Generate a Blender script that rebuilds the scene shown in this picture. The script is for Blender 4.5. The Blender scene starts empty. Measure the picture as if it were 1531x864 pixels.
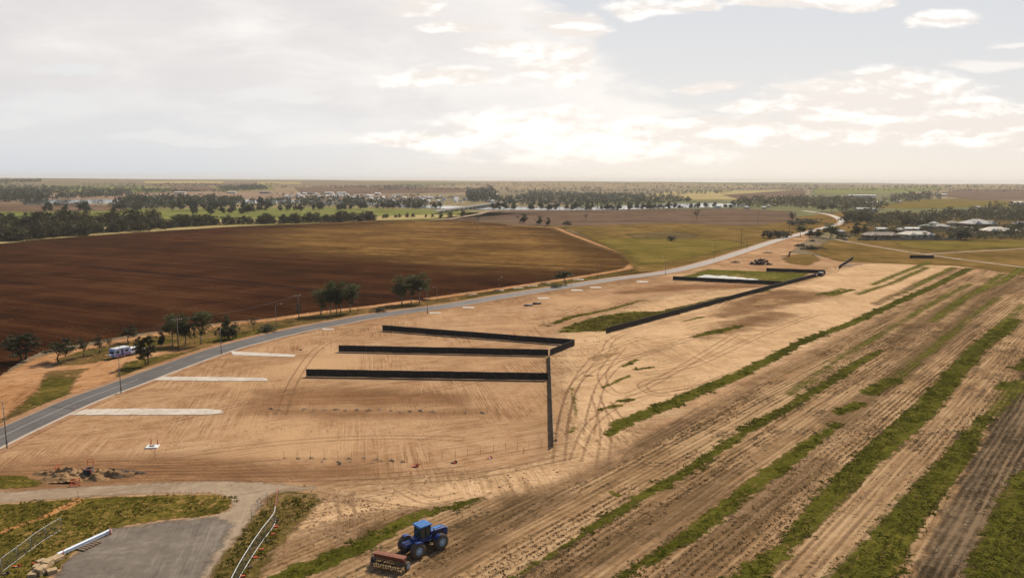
import bpy, bmesh, math, random
import numpy as np
rnd = random.Random(7)
rng = np.random.default_rng(11)
sc = bpy.context.scene
COL = sc.collection

# ------------------------------------------------------------------ camera model of the photograph
CAM_H = 45.0; FPX = 1134.0; HOR = 270.0; ROLL = math.atan(9/1531.0)
PITCH = math.atan((432-HOR)/FPX)
_F = np.array([0, math.cos(PITCH), -math.sin(PITCH)]); _V = np.array([0, math.sin(PITCH), math.cos(PITCH)])
_R = np.array([math.cos(ROLL), 0, 0]) + math.sin(ROLL)*_V
_U = np.array([-math.sin(ROLL), 0, 0]) + math.cos(ROLL)*_V

def terrain(x, y):
    r = np.hypot(x, y)
    t = np.clip((r-2050.0)/3900.0, 0, 1); s = t*t*(3-2*t)
    b = 6*np.sin(x/730.0+.6)*np.sin(y/910.0+1.1) + 4*np.sin(x/340.0-y/520.0+2.0)
    return s*(33+b)

def ray(px, py):
    d = _F + (px-765.5)/FPX*_R - (py-432)/FPX*_U
    return d/np.linalg.norm(d)

def G(px, py, z=0.0):
    """the point of the ground seen at a place of the photograph"""
    d = ray(px, py)
    if d[2] > -1e-5: d = np.array([d[0], d[1], -1e-5])
    t = (CAM_H-z)/-d[2]
    if t*np.hypot(d[0], d[1]) > 2050:
        t = 2050.0
        while t < 14000:
            p = d*t
            if CAM_H+p[2] <= terrain(p[0], p[1]): break
            t += 12
    p = d*t
    return (float(p[0]), float(p[1]))

def GP(pts): return [G(*p) for p in pts]
def scale_at(px, py):
    x, y = G(px, py); return math.hypot(math.hypot(x, y), CAM_H)/FPX   # metres per photo pixel
def dist(p): return math.hypot(p[0], p[1])

# ------------------------------------------------------------------ node helpers
class NT:
    def __init__(s, tree): s.t = tree; s.n = tree.nodes; s.l = tree.links
    def new(s, typ, **kw):
        n = s.n.new(typ)
        for k, v in kw.items(): setattr(n, k, v)
        return n
    def put(s, sock, v):
        if isinstance(v, bpy.types.NodeSocket): s.l.new(v, sock)
        elif v is not None:
            if hasattr(sock, 'default_value'):
                dv = sock.default_value
                if hasattr(dv, '__len__') and not hasattr(v, '__len__'): v = (v,)*len(dv)
                if hasattr(dv, '__len__') and len(dv) == 4 and len(v) == 3: v = (*v, 1)
                sock.default_value = v
    def math(s, op, a, b=None, c=None, clamp=False):
        n = s.new('ShaderNodeMath', operation=op, use_clamp=clamp)
        s.put(n.inputs[0], a); s.put(n.inputs[1], b); s.put(n.inputs[2], c)
        return n.outputs[0]
    def add(s, a, b): return s.math('ADD', a, b)
    def sub(s, a, b): return s.math('SUBTRACT', a, b)
    def mul(s, a, b): return s.math('MULTIPLY', a, b)
    def mix(s, f, a, b):
        n = s.new('ShaderNodeMix', data_type='RGBA'); s.put(n.inputs[0], f); s.put(n.inputs[6], a); s.put(n.inputs[7], b)
        return n.outputs[2]
    def mulcol(s, f, a, b):
        n = s.new('ShaderNodeMix', data_type='RGBA', blend_type='MULTIPLY'); s.put(n.inputs[0], f); s.put(n.inputs[6], a); s.put(n.inputs[7], b)
        return n.outputs[2]
    def step(s, v, lo, hi, a=0.0, b=1.0):
        n = s.new('ShaderNodeMapRange', interpolation_type='SMOOTHSTEP')
        s.put(n.inputs[0], v); s.put(n.inputs[1], lo); s.put(n.inputs[2], hi); s.put(n.inputs[3], a); s.put(n.inputs[4], b)
        return n.outputs[0]
    def noise(s, vec, scale, detail=3, rough=.55, dist=0.0):
        n = s.new('ShaderNodeTexNoise'); s.put(n.inputs['Vector'], vec); s.put(n.inputs['Scale'], scale)
        s.put(n.inputs['Detail'], detail); s.put(n.inputs['Roughness'], rough); s.put(n.inputs['Distortion'], dist)
        return n.outputs[0]
    def pos(s): return s.new('ShaderNodeNewGeometry').outputs['Position']
    def mapping(s, vec, rot=0.0, scale=(1, 1, 1), loc=(0, 0, 0)):
        n = s.new('ShaderNodeMapping'); s.put(n.inputs['Vector'], vec)
        n.inputs['Rotation'].default_value = (0, 0, rot); n.inputs['Scale'].default_value = scale; n.inputs['Location'].default_value = loc
        return n.outputs[0]
    def ramp(s, v, stops):
        n = s.new('ShaderNodeValToRGB'); s.put(n.inputs[0], v)
        e = n.color_ramp.elements
        while len(e) < len(stops): e.new(.5)
        for q, (p, c) in zip(e, stops): q.position = p; q.color = (*c, 1)
        return n.outputs[0]
    def attr(s, name): return s.new('ShaderNodeAttribute', attribute_name=name).outputs['Fac']

def mat(name):
    m = bpy.data.materials.new(name); m.use_nodes = True
    m.node_tree.nodes.clear()
    return m, NT(m.node_tree)

def finish(t, color, rough=.9, bump=None, alpha=None, metallic=0.0, spec=.3, transl=None, bdist=.1):
    b = t.new('ShaderNodeBsdfPrincipled')
    t.put(b.inputs['Base Color'], color); t.put(b.inputs['Roughness'], rough); t.put(b.inputs['Metallic'], metallic)
    t.put(b.inputs['Specular IOR Level'], spec)
    if bump is not None:
        n = t.new('ShaderNodeBump'); n.inputs['Strength'].default_value = 1.0; n.inputs['Distance'].default_value = bdist
        t.put(n.inputs['Height'], bump); t.l.new(n.outputs[0], b.inputs['Normal'])
    out = b.outputs[0]
    if transl is not None:
        tr = t.new('ShaderNodeBsdfTranslucent'); t.put(tr.inputs[0], color)
        mx = t.new('ShaderNodeMixShader'); t.put(mx.inputs[0], transl); t.l.new(out, mx.inputs[1]); t.l.new(tr.outputs[0], mx.inputs[2]); out = mx.outputs[0]
    if alpha is not None:
        tp = t.new('ShaderNodeBsdfTransparent')
        mx = t.new('ShaderNodeMixShader'); t.put(mx.inputs[0], alpha); t.l.new(tp.outputs[0], mx.inputs[1]); t.l.new(out, mx.inputs[2]); out = mx.outputs[0]
    o = t.new('ShaderNodeOutputMaterial'); t.l.new(out, o.inputs[0])

def plain(name, col, rough=.6, metallic=0.0, var=.25, nscale=3.0, spec=.4, bump=0.0):
    """paint, metal, wood: one colour broken up by dirt and wear"""
    m, t = mat(name)
    tc = t.new('ShaderNodeTexCoord').outputs['Object']
    n = t.noise(tc, nscale, 5, .65); n2 = t.noise(tc, nscale*7, 3, .6)
    v = t.add(t.mul(n, .7), t.mul(n2, .3))
    c = t.ramp(v, [(.25, tuple(max(0, q*(1-var)) for q in col)), (.55, col), (.8, tuple(min(1, q*(1+var*.6)) for q in col))])
    finish(t, c, rough, bump=t.mul(n2, bump) if bump else None, metallic=metallic, spec=spec)
    return m

BRG = math.radians(40.2)      # bearing of the crop rows, right of straight ahead

def soil(name, cols, rows=None, flecks=None, edge=None, big=40.0, mid=6.0, bump=.25, patch=None, tracks=0.0, con=.13, amax=1.0, streak=0.0, rlen=28):
    """cols: dark, middle, light. rows: (bearing, metres, strength). flecks: (colour, amount, metres).
    edge: (ragged metres, soft metres): cut by the sheet's own distance-to-border attribute. patch: (colour, metres, lo, hi)"""
    m, t = mat(name)
    p = t.pos()
    nb = t.noise(p, 1/big, 4, .55); nm = t.noise(p, 1/mid, 4, .6); nf = t.noise(p, 1/.9, 5, .7)
    v = t.add(t.add(t.mul(nb, .4), t.mul(nm, .33)), t.mul(nf, .27))
    h = t.mul(nf, .6)
    if rows:
        br, sp, st = rows
        q = t.mapping(p, rot=br)                        # local y runs along the rows
        wob = t.noise(t.mapping(q, scale=(.05, .02, 1)), 1.0, 2)
        sep = t.new('ShaderNodeSeparateXYZ'); t.put(sep.inputs[0], q)
        across = t.add(sep.outputs[0], t.mul(wob, sp*3))
        r1 = t.noise(t.mapping(q, scale=(1/sp, 1/(sp*rlen), 1)), 1.0, 4, .65)
        r2 = t.noise(t.mapping(q, scale=(1/(sp*5), 1/(sp*110), 1), loc=(3, 5, 0)), 1.0, 3, .6)
        w = t.math('SINE', t.mul(across, 2*math.pi/sp))
        rv = t.add(t.add(t.mul(t.sub(r1, .5), 1.5), t.mul(t.sub(r2, .5), 1.1)), t.mul(w, .14))
        v = t.add(v, t.mul(rv, st)); h = t.add(h, t.mul(rv, st*1.5))
    if tracks:
        q = t.mapping(t.mapping(p, rot=math.radians(63)), scale=(1.2, .05, 1)); tr = t.noise(q, 1.0, 3, .6, 1.6)
        q2 = t.mapping(t.mapping(p, rot=math.radians(-12)), scale=(.9, .04, 1)); tr2 = t.noise(q2, 1.0, 3, .6, 2.2)
        gate = t.step(t.noise(p, 1/23.0, 2), .42, .62)
        tv = t.mix(gate, t.sub(tr, .5), t.sub(tr2, .5))
        v = t.add(v, t.mul(tv, tracks)); h = t.add(h, t.mul(tv, tracks*1.5))
    c = t.ramp(v, [(.5-con, cols[0]), (.5, cols[1]), (.5+con, cols[2])])
    if patch:
        pc, pm, lo, hi = patch
        g = t.step(t.add(t.noise(t.mapping(p, scale=(1/pm, .6/pm, 1)), 1.0, 4, .6), t.mul(t.sub(nf, .5), .12)), lo, hi)
        c = t.mix(g, c, pc)
    if flecks:
        fc, am, fm = flecks
        f = t.noise(p, 1/fm, 4, .75); f2 = t.noise(p, 1/(fm*14), 3, .6)
        fv = t.add(f, t.mul(t.sub(f2, .5), .55))
        if rows: fv = t.add(fv, t.mul(t.sub(r1, .5), -.6))
        c = t.mix(t.step(fv, 1-am-.05, 1-am+.05), c, fc)
    al = None
    if edge:
        rg, sf = edge
        e = t.attr('edge')
        en = t.sub(t.noise(p, 1/max(rg*1.6, .5), 4, .7), .5)
        e2 = t.sub(nf, .5)
        ev = t.add(t.add(e, t.mul(en, rg*2.2)), t.mul(e2, rg*1.3))
        if streak and rows: ev = t.add(ev, t.mul(t.sub(r2, .5), rg*streak)); ev = t.add(ev, t.mul(t.sub(r1, .5), rg*streak*.6))
        al = t.step(ev, -sf*.5, sf*.5, 0.0, amax)
    finish(t, c, 1.0, bump=h, alpha=al, spec=.0, bdist=bump)
    return m

# ------------------------------------------------------------------ mesh helpers
def tag(o, label=None, cat=None, group=None, kind=None):
    if label: o['label'] = label
    if cat: o['category'] = cat
    if group: o['group'] = group
    if kind: o['kind'] = kind
    return o

def link_mesh(name, me, parent=None, mats=()):
    for m in mats: me.materials.append(m)
    o = bpy.data.objects.new(name, me); COL.objects.link(o)
    if parent is not None: o.parent = parent
    return o

def np_mesh(name, verts, faces, attrs=None, mat_idx=None, smooth=False):
    """verts Nx3, faces MxK (all the same K) or list of such arrays"""
    me = bpy.data.meshes.new(name)
    fl = faces if isinstance(faces, list) else [faces]
    fl = [np.asarray(f, dtype=np.int32) for f in fl if len(f)]
    loops = np.concatenate([f.ravel() for f in fl]); tot = np.concatenate([np.full(len(f), f.shape[1], dtype=np.int32) for f in fl])
    me.vertices.add(len(verts)); me.vertices.foreach_set('co', np.asarray(verts, dtype=np.float32).ravel())
    me.loops.add(len(loops)); me.loops.foreach_set('vertex_index', loops)
    me.polygons.add(len(tot)); st = np.concatenate([[0], np.cumsum(tot)[:-1]]).astype(np.int32)
    me.polygons.foreach_set('loop_start', st)
    try: me.polygons.foreach_set('loop_total', tot)
    except Exception: pass
    if mat_idx is not None: me.polygons.foreach_set('material_index', np.asarray(mat_idx, dtype=np.int32))
    if smooth: me.polygons.foreach_set('use_smooth', np.ones(len(tot), dtype=bool))
    for k, a in (attrs or {}).items():
        at = me.attributes.new(k, 'FLOAT', 'POINT'); at.data.foreach_set('value', np.asarray(a, dtype=np.float32))
    me.update(calc_edges=True); me.validate()
    return me

class MB:
    """collects shapes, builds ONE mesh object"""
    def __init__(s): s.v = []; s.f = []; s.sm = []
    def raw(s, vs, fs, smooth=False):
        b = len(s.v); s.v += [tuple(v) for v in vs]; s.f += [tuple(b+i for i in f) for f in fs]; s.sm += [smooth]*len(fs)
    def box(s, c, d, rz=0.0, taper=1.0, ry=0.0):
        x, y, z = d[0]/2, d[1]/2, d[2]/2; vs = []
        for k in (-1, 1):
            q = 1 if k < 0 else taper
            for a, b in ((-1, -1), (1, -1), (1, 1), (-1, 1)):
                X, Y, Z = a*x*q, b*y*q, k*z
                if ry: X, Z = X*math.cos(ry)+Z*math.sin(ry), -X*math.sin(ry)+Z*math.cos(ry)
                if rz: X, Y = X*math.cos(rz)-Y*math.sin(rz), X*math.sin(rz)+Y*math.cos(rz)
                vs.append((c[0]+X, c[1]+Y, c[2]+Z))
        s.raw(vs, [(3, 2, 1, 0), (4, 5, 6, 7), (0, 1, 5, 4), (1, 2, 6, 5), (2, 3, 7, 6), (3, 0, 4, 7)])
    def tube(s, pts, r, n=8, cap=True):
        P = [np.array(p, float) for p in pts]; R = r if hasattr(r, '__len__') else [r]*len(P)
        ring = []; base = len(s.v)
        for i, p in enumerate(P):
            d = P[min(i+1, len(P)-1)]-P[max(i-1, 0)]; d = d/(np.linalg.norm(d)+1e-9)
            a = np.array([0, 0, 1.]) if abs(d[2]) < .9 else np.array([1., 0, 0])
            u = np.cross(d, a); u /= np.linalg.norm(u); w = np.cross(d, u)
            ring.append([p+R[i]*(math.cos(2*math.pi*k/n)*u+math.sin(2*math.pi*k/n)*w) for k in range(n)])
        vs = [q for rr in ring for q in rr]; fs = []
        for i in range(len(P)-1):
            for k in range(n): fs.append((i*n+k, i*n+(k+1) % n, (i+1)*n+(k+1) % n, (i+1)*n+k))
        if cap: fs += [tuple(range(n))[::-1], tuple((len(P)-1)*n+k for k in range(n))]
        s.raw(vs, fs, True)
    def prism(s, poly, z0, z1):
        n = len(poly); vs = [(x, y, z0) for x, y in poly]+[(x, y, z1) for x, y in poly]
        s.raw(vs, [tuple(range(n))[::-1], tuple(n+i for i in range(n))]+[(i, (i+1) % n, n+(i+1) % n, n+i) for i in range(n)])
    def side(s, poly, y0, y1, inset=0.0):
        """profile in x,z extruded along y"""
        n = len(poly); cx = sum(p[0] for p in poly)/n
        vs = [(x, y0, z) for x, z in poly]+[(x, y1, z) for x, z in poly]
        s.raw(vs, [tuple(range(n)), tuple(n+i for i in range(n))[::-1]]+[((i+1) % n, i, n+i, n+(i+1) % n) for i in range(n)])
    def lathe_y(s, prof, c, n=20):
        """profile of (y, r) turned round the y axis"""
        vs = []; fs = []; m = len(prof)
        for y, r in prof:
            for k in range(n):
                a = 2*math.pi*k/n; vs.append((c[0]+r*math.cos(a), c[1]+y, c[2]+r*math.sin(a)))
        for i in range(m-1):
            for k in range(n): fs.append((i*n+k, i*n+(k+1) % n, (i+1)*n+(k+1) % n, (i+1)*n+k))
        s.raw(vs, fs, True)
    def build(s, name, m, parent=None, bevel=0.0):
        me = bpy.data.meshes.new(name); me.from_pydata(s.v, [], s.f)
        me.polygons.foreach_set('use_smooth', np.array(s.sm, dtype=bool)); me.update()
        bm = bmesh.new(); bm.from_mesh(me); bmesh.ops.recalc_face_normals(bm, faces=bm.faces); 
        if bevel: bmesh.ops.bevel(bm, geom=[e for e in bm.edges if len(e.link_faces) == 2 and e.calc_face_angle(0) > .5], offset=bevel, segments=2, affect='EDGES', profile=.6)
        bm.to_mesh(me); bm.free()
        return link_mesh(name, me, parent, [m])

def thing(name, label, cat, loc=(0, 0, 0), rz=0.0, group=None):
    o = bpy.data.objects.new(name, None); COL.objects.link(o)
    o.empty_display_size = .3
    o.location = loc; o.rotation_euler = (0, 0, rz)
    return tag(o, label, cat, group)

def dup(root, loc=None, rz=None, scale=None, label=None, group=None):
    r = root.copy(); COL.objects.link(r)
    if loc is not None: r.location = loc
    if rz is not None: r.rotation_euler = (0, 0, rz)
    if scale is not None: r.scale = scale
    if label: r['label'] = label
    if group: r['group'] = group
    for ch in list(root.children):
        c = ch.copy(); COL.objects.link(c); c.parent = r
        for g in list(ch.children):
            d = g.copy(); COL.objects.link(d); d.parent = c
    return r

# ------------------------------------------------------------------ sheets with a distance-to-border attribute
def sd_poly(P, poly):
    poly = np.asarray(poly, float); a = poly; b = np.roll(poly, -1, axis=0)
    dmin = np.full(len(P), 1e18); inside = np.zeros(len(P), bool)
    for (ax, ay), (bx, by) in zip(a, b):
        ex, ey = bx-ax, by-ay; L = ex*ex+ey*ey+1e-12
        wx = P[:, 0]-ax; wy = P[:, 1]-ay
        t = np.clip((wx*ex+wy*ey)/L, 0, 1)
        dmin = np.minimum(dmin, (wx-t*ex)**2+(wy-t*ey)**2)
        c = ((ay > P[:, 1]) != (by > P[:, 1]))
        with np.errstate(divide='ignore', invalid='ignore'):
            xi = ax+(P[:, 1]-ay)*ex/(ey if abs(ey) > 1e-12 else 1e-12)
        inside ^= c & (P[:, 0] < xi)
    d = np.sqrt(dmin)
    return np.where(inside, d, -d)

def sd_line(P, pts, hw):
    """pts polyline, hw half width (one number or one per point)"""
    H = hw if hasattr(hw, '__len__') else [hw]*len(pts)
    best = np.full(len(P), -1e9)
    for i in range(len(pts)-1):
        (ax, ay), (bx, by) = pts[i], pts[i+1]
        ex, ey = bx-ax, by-ay; L = ex*ex+ey*ey+1e-12
        wx = P[:, 0]-ax; wy = P[:, 1]-ay
        t = np.clip((wx*ex+wy*ey)/L, 0, 1)
        d = np.hypot(wx-t*ex, wy-t*ey)
        best = np.maximum(best, H[i]+(H[i+1]-H[i])*t-d)
    return best

def sheet(name, shapes, m, z, cell, margin, label, kind='structure', maxr=None):
    """shapes: list of ('poly', pts) / ('line', pts, halfwidth); one mesh, faces kept within margin outside the border"""
    allp = np.concatenate([np.asarray(s[1], float) for s in shapes])
    hwm = max([0]+[max(s[2]) if hasattr(s[2], '__len__') else s[2] for s in shapes if s[0] == 'line'])
    lo = allp.min(0)-margin-hwm-cell; hi = allp.max(0)+margin+hwm+cell
    nx = int((hi[0]-lo[0])/cell)+2; ny = int((hi[1]-lo[1])/cell)+2
    X, Y = np.meshgrid(lo[0]+np.arange(nx)*cell, lo[1]+np.arange(ny)*cell)
    P = np.stack([X.ravel(), Y.ravel()], 1)
    sd = np.full(len(P), -1e9)
    for s in shapes:
        sd = np.maximum(sd, sd_poly(P, s[1]) if s[0] == 'poly' else sd_line(P, s[1], s[2]))
    idx = np.arange(nx*ny).reshape(ny, nx)
    q = np.stack([idx[:-1, :-1].ravel(), idx[:-1, 1:].ravel(), idx[1:, 1:].ravel(), idx[1:, :-1].ravel()], 1)
    keep = sd[q].max(1) > -margin
    q = q[keep]; used = np.unique(q); remap = np.full(nx*ny, -1); remap[used] = np.arange(len(used))
    V = np.zeros((len(used), 3)); V[:, :2] = P[used]; V[:, 2] = z+terrain(V[:, 0], V[:, 1])
    me = np_mesh(name, V, remap[q], {'edge': sd[used]})
    o = link_mesh(name, me, None, [m])
    return tag(o, label, None, None, kind)

def vnoise(P, s, seed=0):
    """cheap value noise for scattering"""
    r = np.random.default_rng(seed); T = r.random((64, 64))
    x = P[:, 0]/s; y = P[:, 1]/s; xi = np.floor(x).astype(int); yi = np.floor(y).astype(int); fx = x-xi; fy = y-yi
    fx = fx*fx*(3-2*fx); fy = fy*fy*(3-2*fy)
    a = T[xi % 64, yi % 64]; b = T[(xi+1) % 64, yi % 64]; c = T[xi % 64, (yi+1) % 64]; d = T[(xi+1) % 64, (yi+1) % 64]
    return (a*(1-fx)+b*fx)*(1-fy)+(c*(1-fx)+d*fx)*fy

def tuft_mesh(P, size, height, per=6, z=0.03):
    """clumps of leaf blades; P Nx2"""
    n = len(P); 
    k = n*per
    base = np.repeat(P, per, axis=0); S = np.repeat(size, per); Hh = np.repeat(height, per)
    a = rng.random(k)*2*math.pi; off = np.sqrt(rng.random(k))*S*.5
    cx = base[:, 0]+np.cos(a)*off; cy = base[:, 1]+np.sin(a)*off
    b = rng.random(k)*2*math.pi; w = S*(.14+.18*rng.random(k)); l = S*(.25+.4*rng.random(k)); hh = Hh*(.35+.75*rng.random(k))
    V = np.zeros((k, 4, 3))
    ux, uy = np.cos(b), np.sin(b)
    V[:, 0] = np.stack([cx-ux*w, cy-uy*w, np.full(k, z)-.02], 1)
    V[:, 1] = np.stack([cx+ux*w, cy+uy*w, np.full(k, z)-.02], 1)
    V[:, 2] = np.stack([cx+ux*w*.55-uy*l, cy+uy*w*.55+ux*l, z+hh], 1)
    V[:, 3] = np.stack([cx-ux*w*.7-uy*l*.9, cy-uy*w*.7+ux*l*.9, z+hh*.9], 1)
    return V.reshape(-1, 3), np.arange(k*4).reshape(k, 4)
# ------------------------------------------------------------------ the ground, out to the horizon
def smooth_line(pts, n=8):
    P = [np.array(p, float) for p in pts]; out = []
    for i in range(len(P)-1):
        p0 = P[max(i-1, 0)]; p1 = P[i]; p2 = P[i+1]; p3 = P[min(i+2, len(P)-1)]
        for k in range(n):
            t = k/n
            out.append(tuple(.5*((2*p1)+(-p0+p2)*t+(2*p0-5*p1+4*p2-p3)*t*t+(-p0+3*p1-3*p2+p3)*t**3)))
    out.append(tuple(P[-1])); return out

def ribbon(pts, hw, z, n_across=4):
    """vertices, quads and border distance of a strip along a line"""
    P = np.asarray(pts, float); d = np.gradient(P, axis=0); d /= np.linalg.norm(d, axis=1)[:, None]+1e-9
    nrm = np.stack([d[:, 1], -d[:, 0]], 1); W = hw if hasattr(hw, '__len__') else np.full(len(P), hw)
    V = []; E = []
    for k in range(n_across+1):
        o = (k/n_across*2-1); q = P+nrm*(W*o)[:, None]
        V.append(np.column_stack([q, np.full(len(P), z)])); E.append(W*(1-abs(o)))
    V = np.stack(V, 1).reshape(-1, 3); E = np.stack(E, 1).ravel(); m = n_across+1
    F = [(i*m+k, i*m+k+1, (i+1)*m+k+1, (i+1)*m+k) for i in range(len(P)-1) for k in range(n_across)]
    V[:, 2] += terrain(V[:, 0], V[:, 1])
    return V, np.array(F), E

def ribbons(name, items, z, m, label, kind='structure'):
    VV = []; FF = []; EE = []; b = 0
    for i, (pts, hw) in enumerate(items):
        V, Fq, E = ribbon(pts, hw, z+i*.0004); VV.append(V); FF.append(Fq+b); EE.append(E); b += len(V)
    me = np_mesh(name, np.concatenate(VV), np.concatenate(FF), {'edge': np.concatenate(EE)})
    return tag(link_mesh(name, me, None, [m]), label, None, None, kind)

# base sheet: polar grid, fine near, coarse far
def build_ground():
    rr = np.concatenate([np.linspace(0, 2000, 40), np.geomspace(2080, 14000, 120)])
    na = 240
    A = np.linspace(0, 2*math.pi, na, endpoint=False)
    RR, AA = np.meshgrid(rr, A, indexing='ij')
    X = RR*np.sin(AA); Y = RR*np.cos(AA)
    V = np.stack([X.ravel(), Y.ravel(), terrain(X, Y).ravel()], 1)
    idx = np.arange(len(rr)*na).reshape(len(rr), na)
    nx = np.roll(idx, -1, axis=1)
    q = np.stack([idx[1:-1].ravel(), nx[1:-1].ravel(), nx[2:].ravel(), idx[2:].ravel()], 1)
    tri = np.stack([np.full(na, idx[0, 0]), nx[1], idx[1]], 1)
    m, t = mat('far_country')
    p = t.pos()
    warp = t.noise(p, 1/900.0, 3)
    q2 = t.mapping(t.mapping(p, rot=.25), scale=(1/900.0, 1/1300.0, 0))
    vo = t.new('ShaderNodeTexVoronoi'); t.put(vo.inputs['Vector'], q2); vo.inputs['Scale'].default_value = 1.0; vo.inputs['Randomness'].default_value = .8
    sep = t.new('ShaderNodeSeparateColor'); t.l.new(vo.outputs['Color'], sep.inputs[0])
    fld = t.ramp(sep.outputs[0], [(0.0, (.24, .165, .09)), (.2, (.30, .215, .115)), (.4, (.13, .13, .05)), (.6, (.26, .17, .11)), (.8, (.15, .12, .065)), (1.0, (.34, .25, .14))])
    nf = t.noise(t.mapping(p, scale=(1/60.0, 1/160.0, 1)), 1.0, 5, .65)
    fld = t.mulcol(.7, fld, t.ramp(nf, [(.36, (.5, .5, .5)), (.64, (1.2, 1.2, 1.2))]))
    sc_ = t.noise(t.mapping(p, scale=(1/420.0, 1/700.0, 1)), 1.0, 7, .72)          # scrub
    sc2 = t.noise(p, 1/35.0, 4, .7)
    fld = t.mix(t.step(t.add(sc_, t.mul(t.sub(sc2, .5), .35)), .56, .64), fld, (.045, .05, .028))
    finish(t, fld, 1.0, spec=0.02)
    me = np_mesh('ground', V, [q, tri])
    tag(link_mesh('ground', me, None, [m]), 'dry farming country running out to the flat horizon', kind='structure')
build_ground()

SAND = [(0.2260, 0.1227, 0.0579), (0.3455, 0.2006, 0.1039), (0.4265, 0.2701, 0.1515)]
PALE = [(0.3484, 0.2134, 0.1100), (0.4940, 0.3123, 0.1672), (0.6032, 0.4025, 0.2306)]
M_site = soil('sandy_earth', SAND, big=34, mid=4, bump=.2, tracks=.62, con=.12, patch=((0.4550, 0.2777, 0.1461), 30, .48, .66), edge=(1.2, 1.0))
M_pale = soil('pale_sand', PALE, big=26, mid=4, bump=.2, tracks=.6, edge=(9, 12), flecks=((.20, .155, .085), .34, 1.2))
M_stub = soil('stubble_soil', [(0.1392, 0.0811, 0.0376), (0.2827, 0.1703, 0.0846), (0.4263, 0.2796, 0.1518)], rows=(BRG, .95, .42), big=30, mid=4, bump=.3,
              edge=(4, 5), flecks=((.07, .05, .027), .39, .75), con=.17)
M_dark = soil('dark_stubble', [(0.0450, 0.0315, 0.0179), (0.1050, 0.0720, 0.0429), (0.2000, 0.1350, 0.0780)], rows=(BRG, .9, .4), big=20, mid=3, bump=.3, edge=(2.2, 2.0),
              flecks=((.28, .21, .13), .30, .5))
M_thin = soil('thin_stubble', [(0.0798, 0.0501, 0.0221), (0.1638, 0.1001, 0.0469), (0.2772, 0.1694, 0.0837)], rows=(BRG, .9, .5), big=18, mid=3, bump=.3, edge=(3.5, 4.0), con=.2, amax=.62, streak=2.0)
M_plough = soil('ploughed_earth', [(0.0176, 0.0068, 0.0030), (0.0402, 0.0149, 0.0059), (0.0787, 0.0321, 0.0131)], rows=(math.radians(116), 2.4, .27), rlen=200, big=120, mid=20, bump=.35, edge=(1.0, .6), flecks=((0.0965, 0.0447, 0.0187), .31, 1.3))
M_plough2 = soil('paler_ploughed_earth', [(0.0218, 0.0080, 0.0032), (0.0497, 0.0177, 0.0065), (0.0972, 0.0382, 0.0144)], rows=(math.radians(116), 2.4, .27), rlen=200, big=120, mid=20, bump=.35, edge=(30, 110), flecks=((0.1191, 0.0529, 0.0205), .31, 1.3))
M_straw = soil('straw_regrowth', [(0.0648, 0.0296, 0.0083), (0.1339, 0.0679, 0.0202), (0.3110, 0.1773, 0.0564)], rows=(math.radians(110), 2.6, .30), rlen=70, big=60, mid=9, bump=.3, edge=(34, 95), streak=1.1, con=.17, amax=.9)
M_track = soil('track_sand', [(0.2160, 0.1025, 0.0435), (0.3780, 0.1927, 0.0863), (0.4680, 0.2665, 0.1350)], big=18, mid=3, bump=.2, edge=(1.6, 1.5), tracks=.6, flecks=((0.1260, 0.0697, 0.0300), .31, 1.8))
M_verge = soil('dry_verge_grass', [(0.0552, 0.0391, 0.0126), (0.1150, 0.0748, 0.0252), (0.2392, 0.1360, 0.0525)], big=16, mid=3.5, bump=.25, edge=(2.0, 1.8), flecks=((0.3312, 0.1700, 0.0700), .37, 2.2))
M_vgreen = soil('verge_grass', [(0.0475, 0.0432, 0.0090), (0.0950, 0.0764, 0.0162), (0.1900, 0.1288, 0.0330)], big=10, mid=2.5, bump=.3, amax=.92, edge=(4, 5), flecks=((0.3135, 0.1840, 0.0600), .33, 1.6))
M_crop = soil('crop_grass', [(0.0396, 0.0396, 0.0057), (0.0794, 0.0744, 0.0109), (0.1324, 0.1133, 0.0205)], rows=(BRG, 1.1, .12), big=12, mid=1.6, bump=.5, edge=(1.7, .9), streak=1.2, flecks=((0.2030, 0.1228, 0.0485), .33, 1.0))
M_cropdry = soil('thin_crop_grass', [(0.0475, 0.0503, 0.0065), (0.0902, 0.0893, 0.0120), (0.1520, 0.1330, 0.0250)], rows=(BRG, 1.1, .3), big=12, mid=1.6, bump=.4, streak=1.4, amax=.9, edge=(2.6, 3.0), flecks=((0.2755, 0.1900, 0.0575), .38, 1.4))
M_gravel = soil('grey_gravel', [(0.1230, 0.1001, 0.0792), (0.1681, 0.1386, 0.1102), (0.2337, 0.1940, 0.1548)], big=14, mid=2.2, bump=.1, con=.13, edge=(1.4, 1.4), tracks=.38, flecks=((0.2952, 0.2387, 0.1800), .24, .5))
M_gtrack = soil('gravel_road', [(0.2185, 0.1575, 0.1025), (0.3040, 0.2250, 0.1517), (0.3990, 0.3015, 0.2050)], big=14, mid=3, bump=.05, edge=(.9, .9), tracks=.3)
M_pasture = soil('pasture', [(0.0692, 0.0464, 0.0114), (0.1490, 0.0918, 0.0257), (0.2660, 0.1556, 0.0537)], big=45, mid=10, bump=.3, edge=(5, 4))
M_green = soil('green_pasture', [(0.0784, 0.0611, 0.0119), (0.1463, 0.1075, 0.0224), (0.2299, 0.1531, 0.0434)], big=50, mid=12, bump=.3, edge=(9, 12))
M_mauve = soil('fallow_earth', [(0.0750, 0.0460, 0.0289), (0.1250, 0.0782, 0.0510), (0.1850, 0.1196, 0.0765)], rows=(math.radians(80), 6, .3), big=90, mid=15, bump=.3, edge=(5, 4))
M_flood = soil('flood_plain_grass', [(0.1000, 0.1115, 0.0300), (0.1550, 0.1600, 0.0450), (0.2300, 0.2037, 0.0675)], big=120, mid=25, bump=.3, edge=(10, 8))
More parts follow.
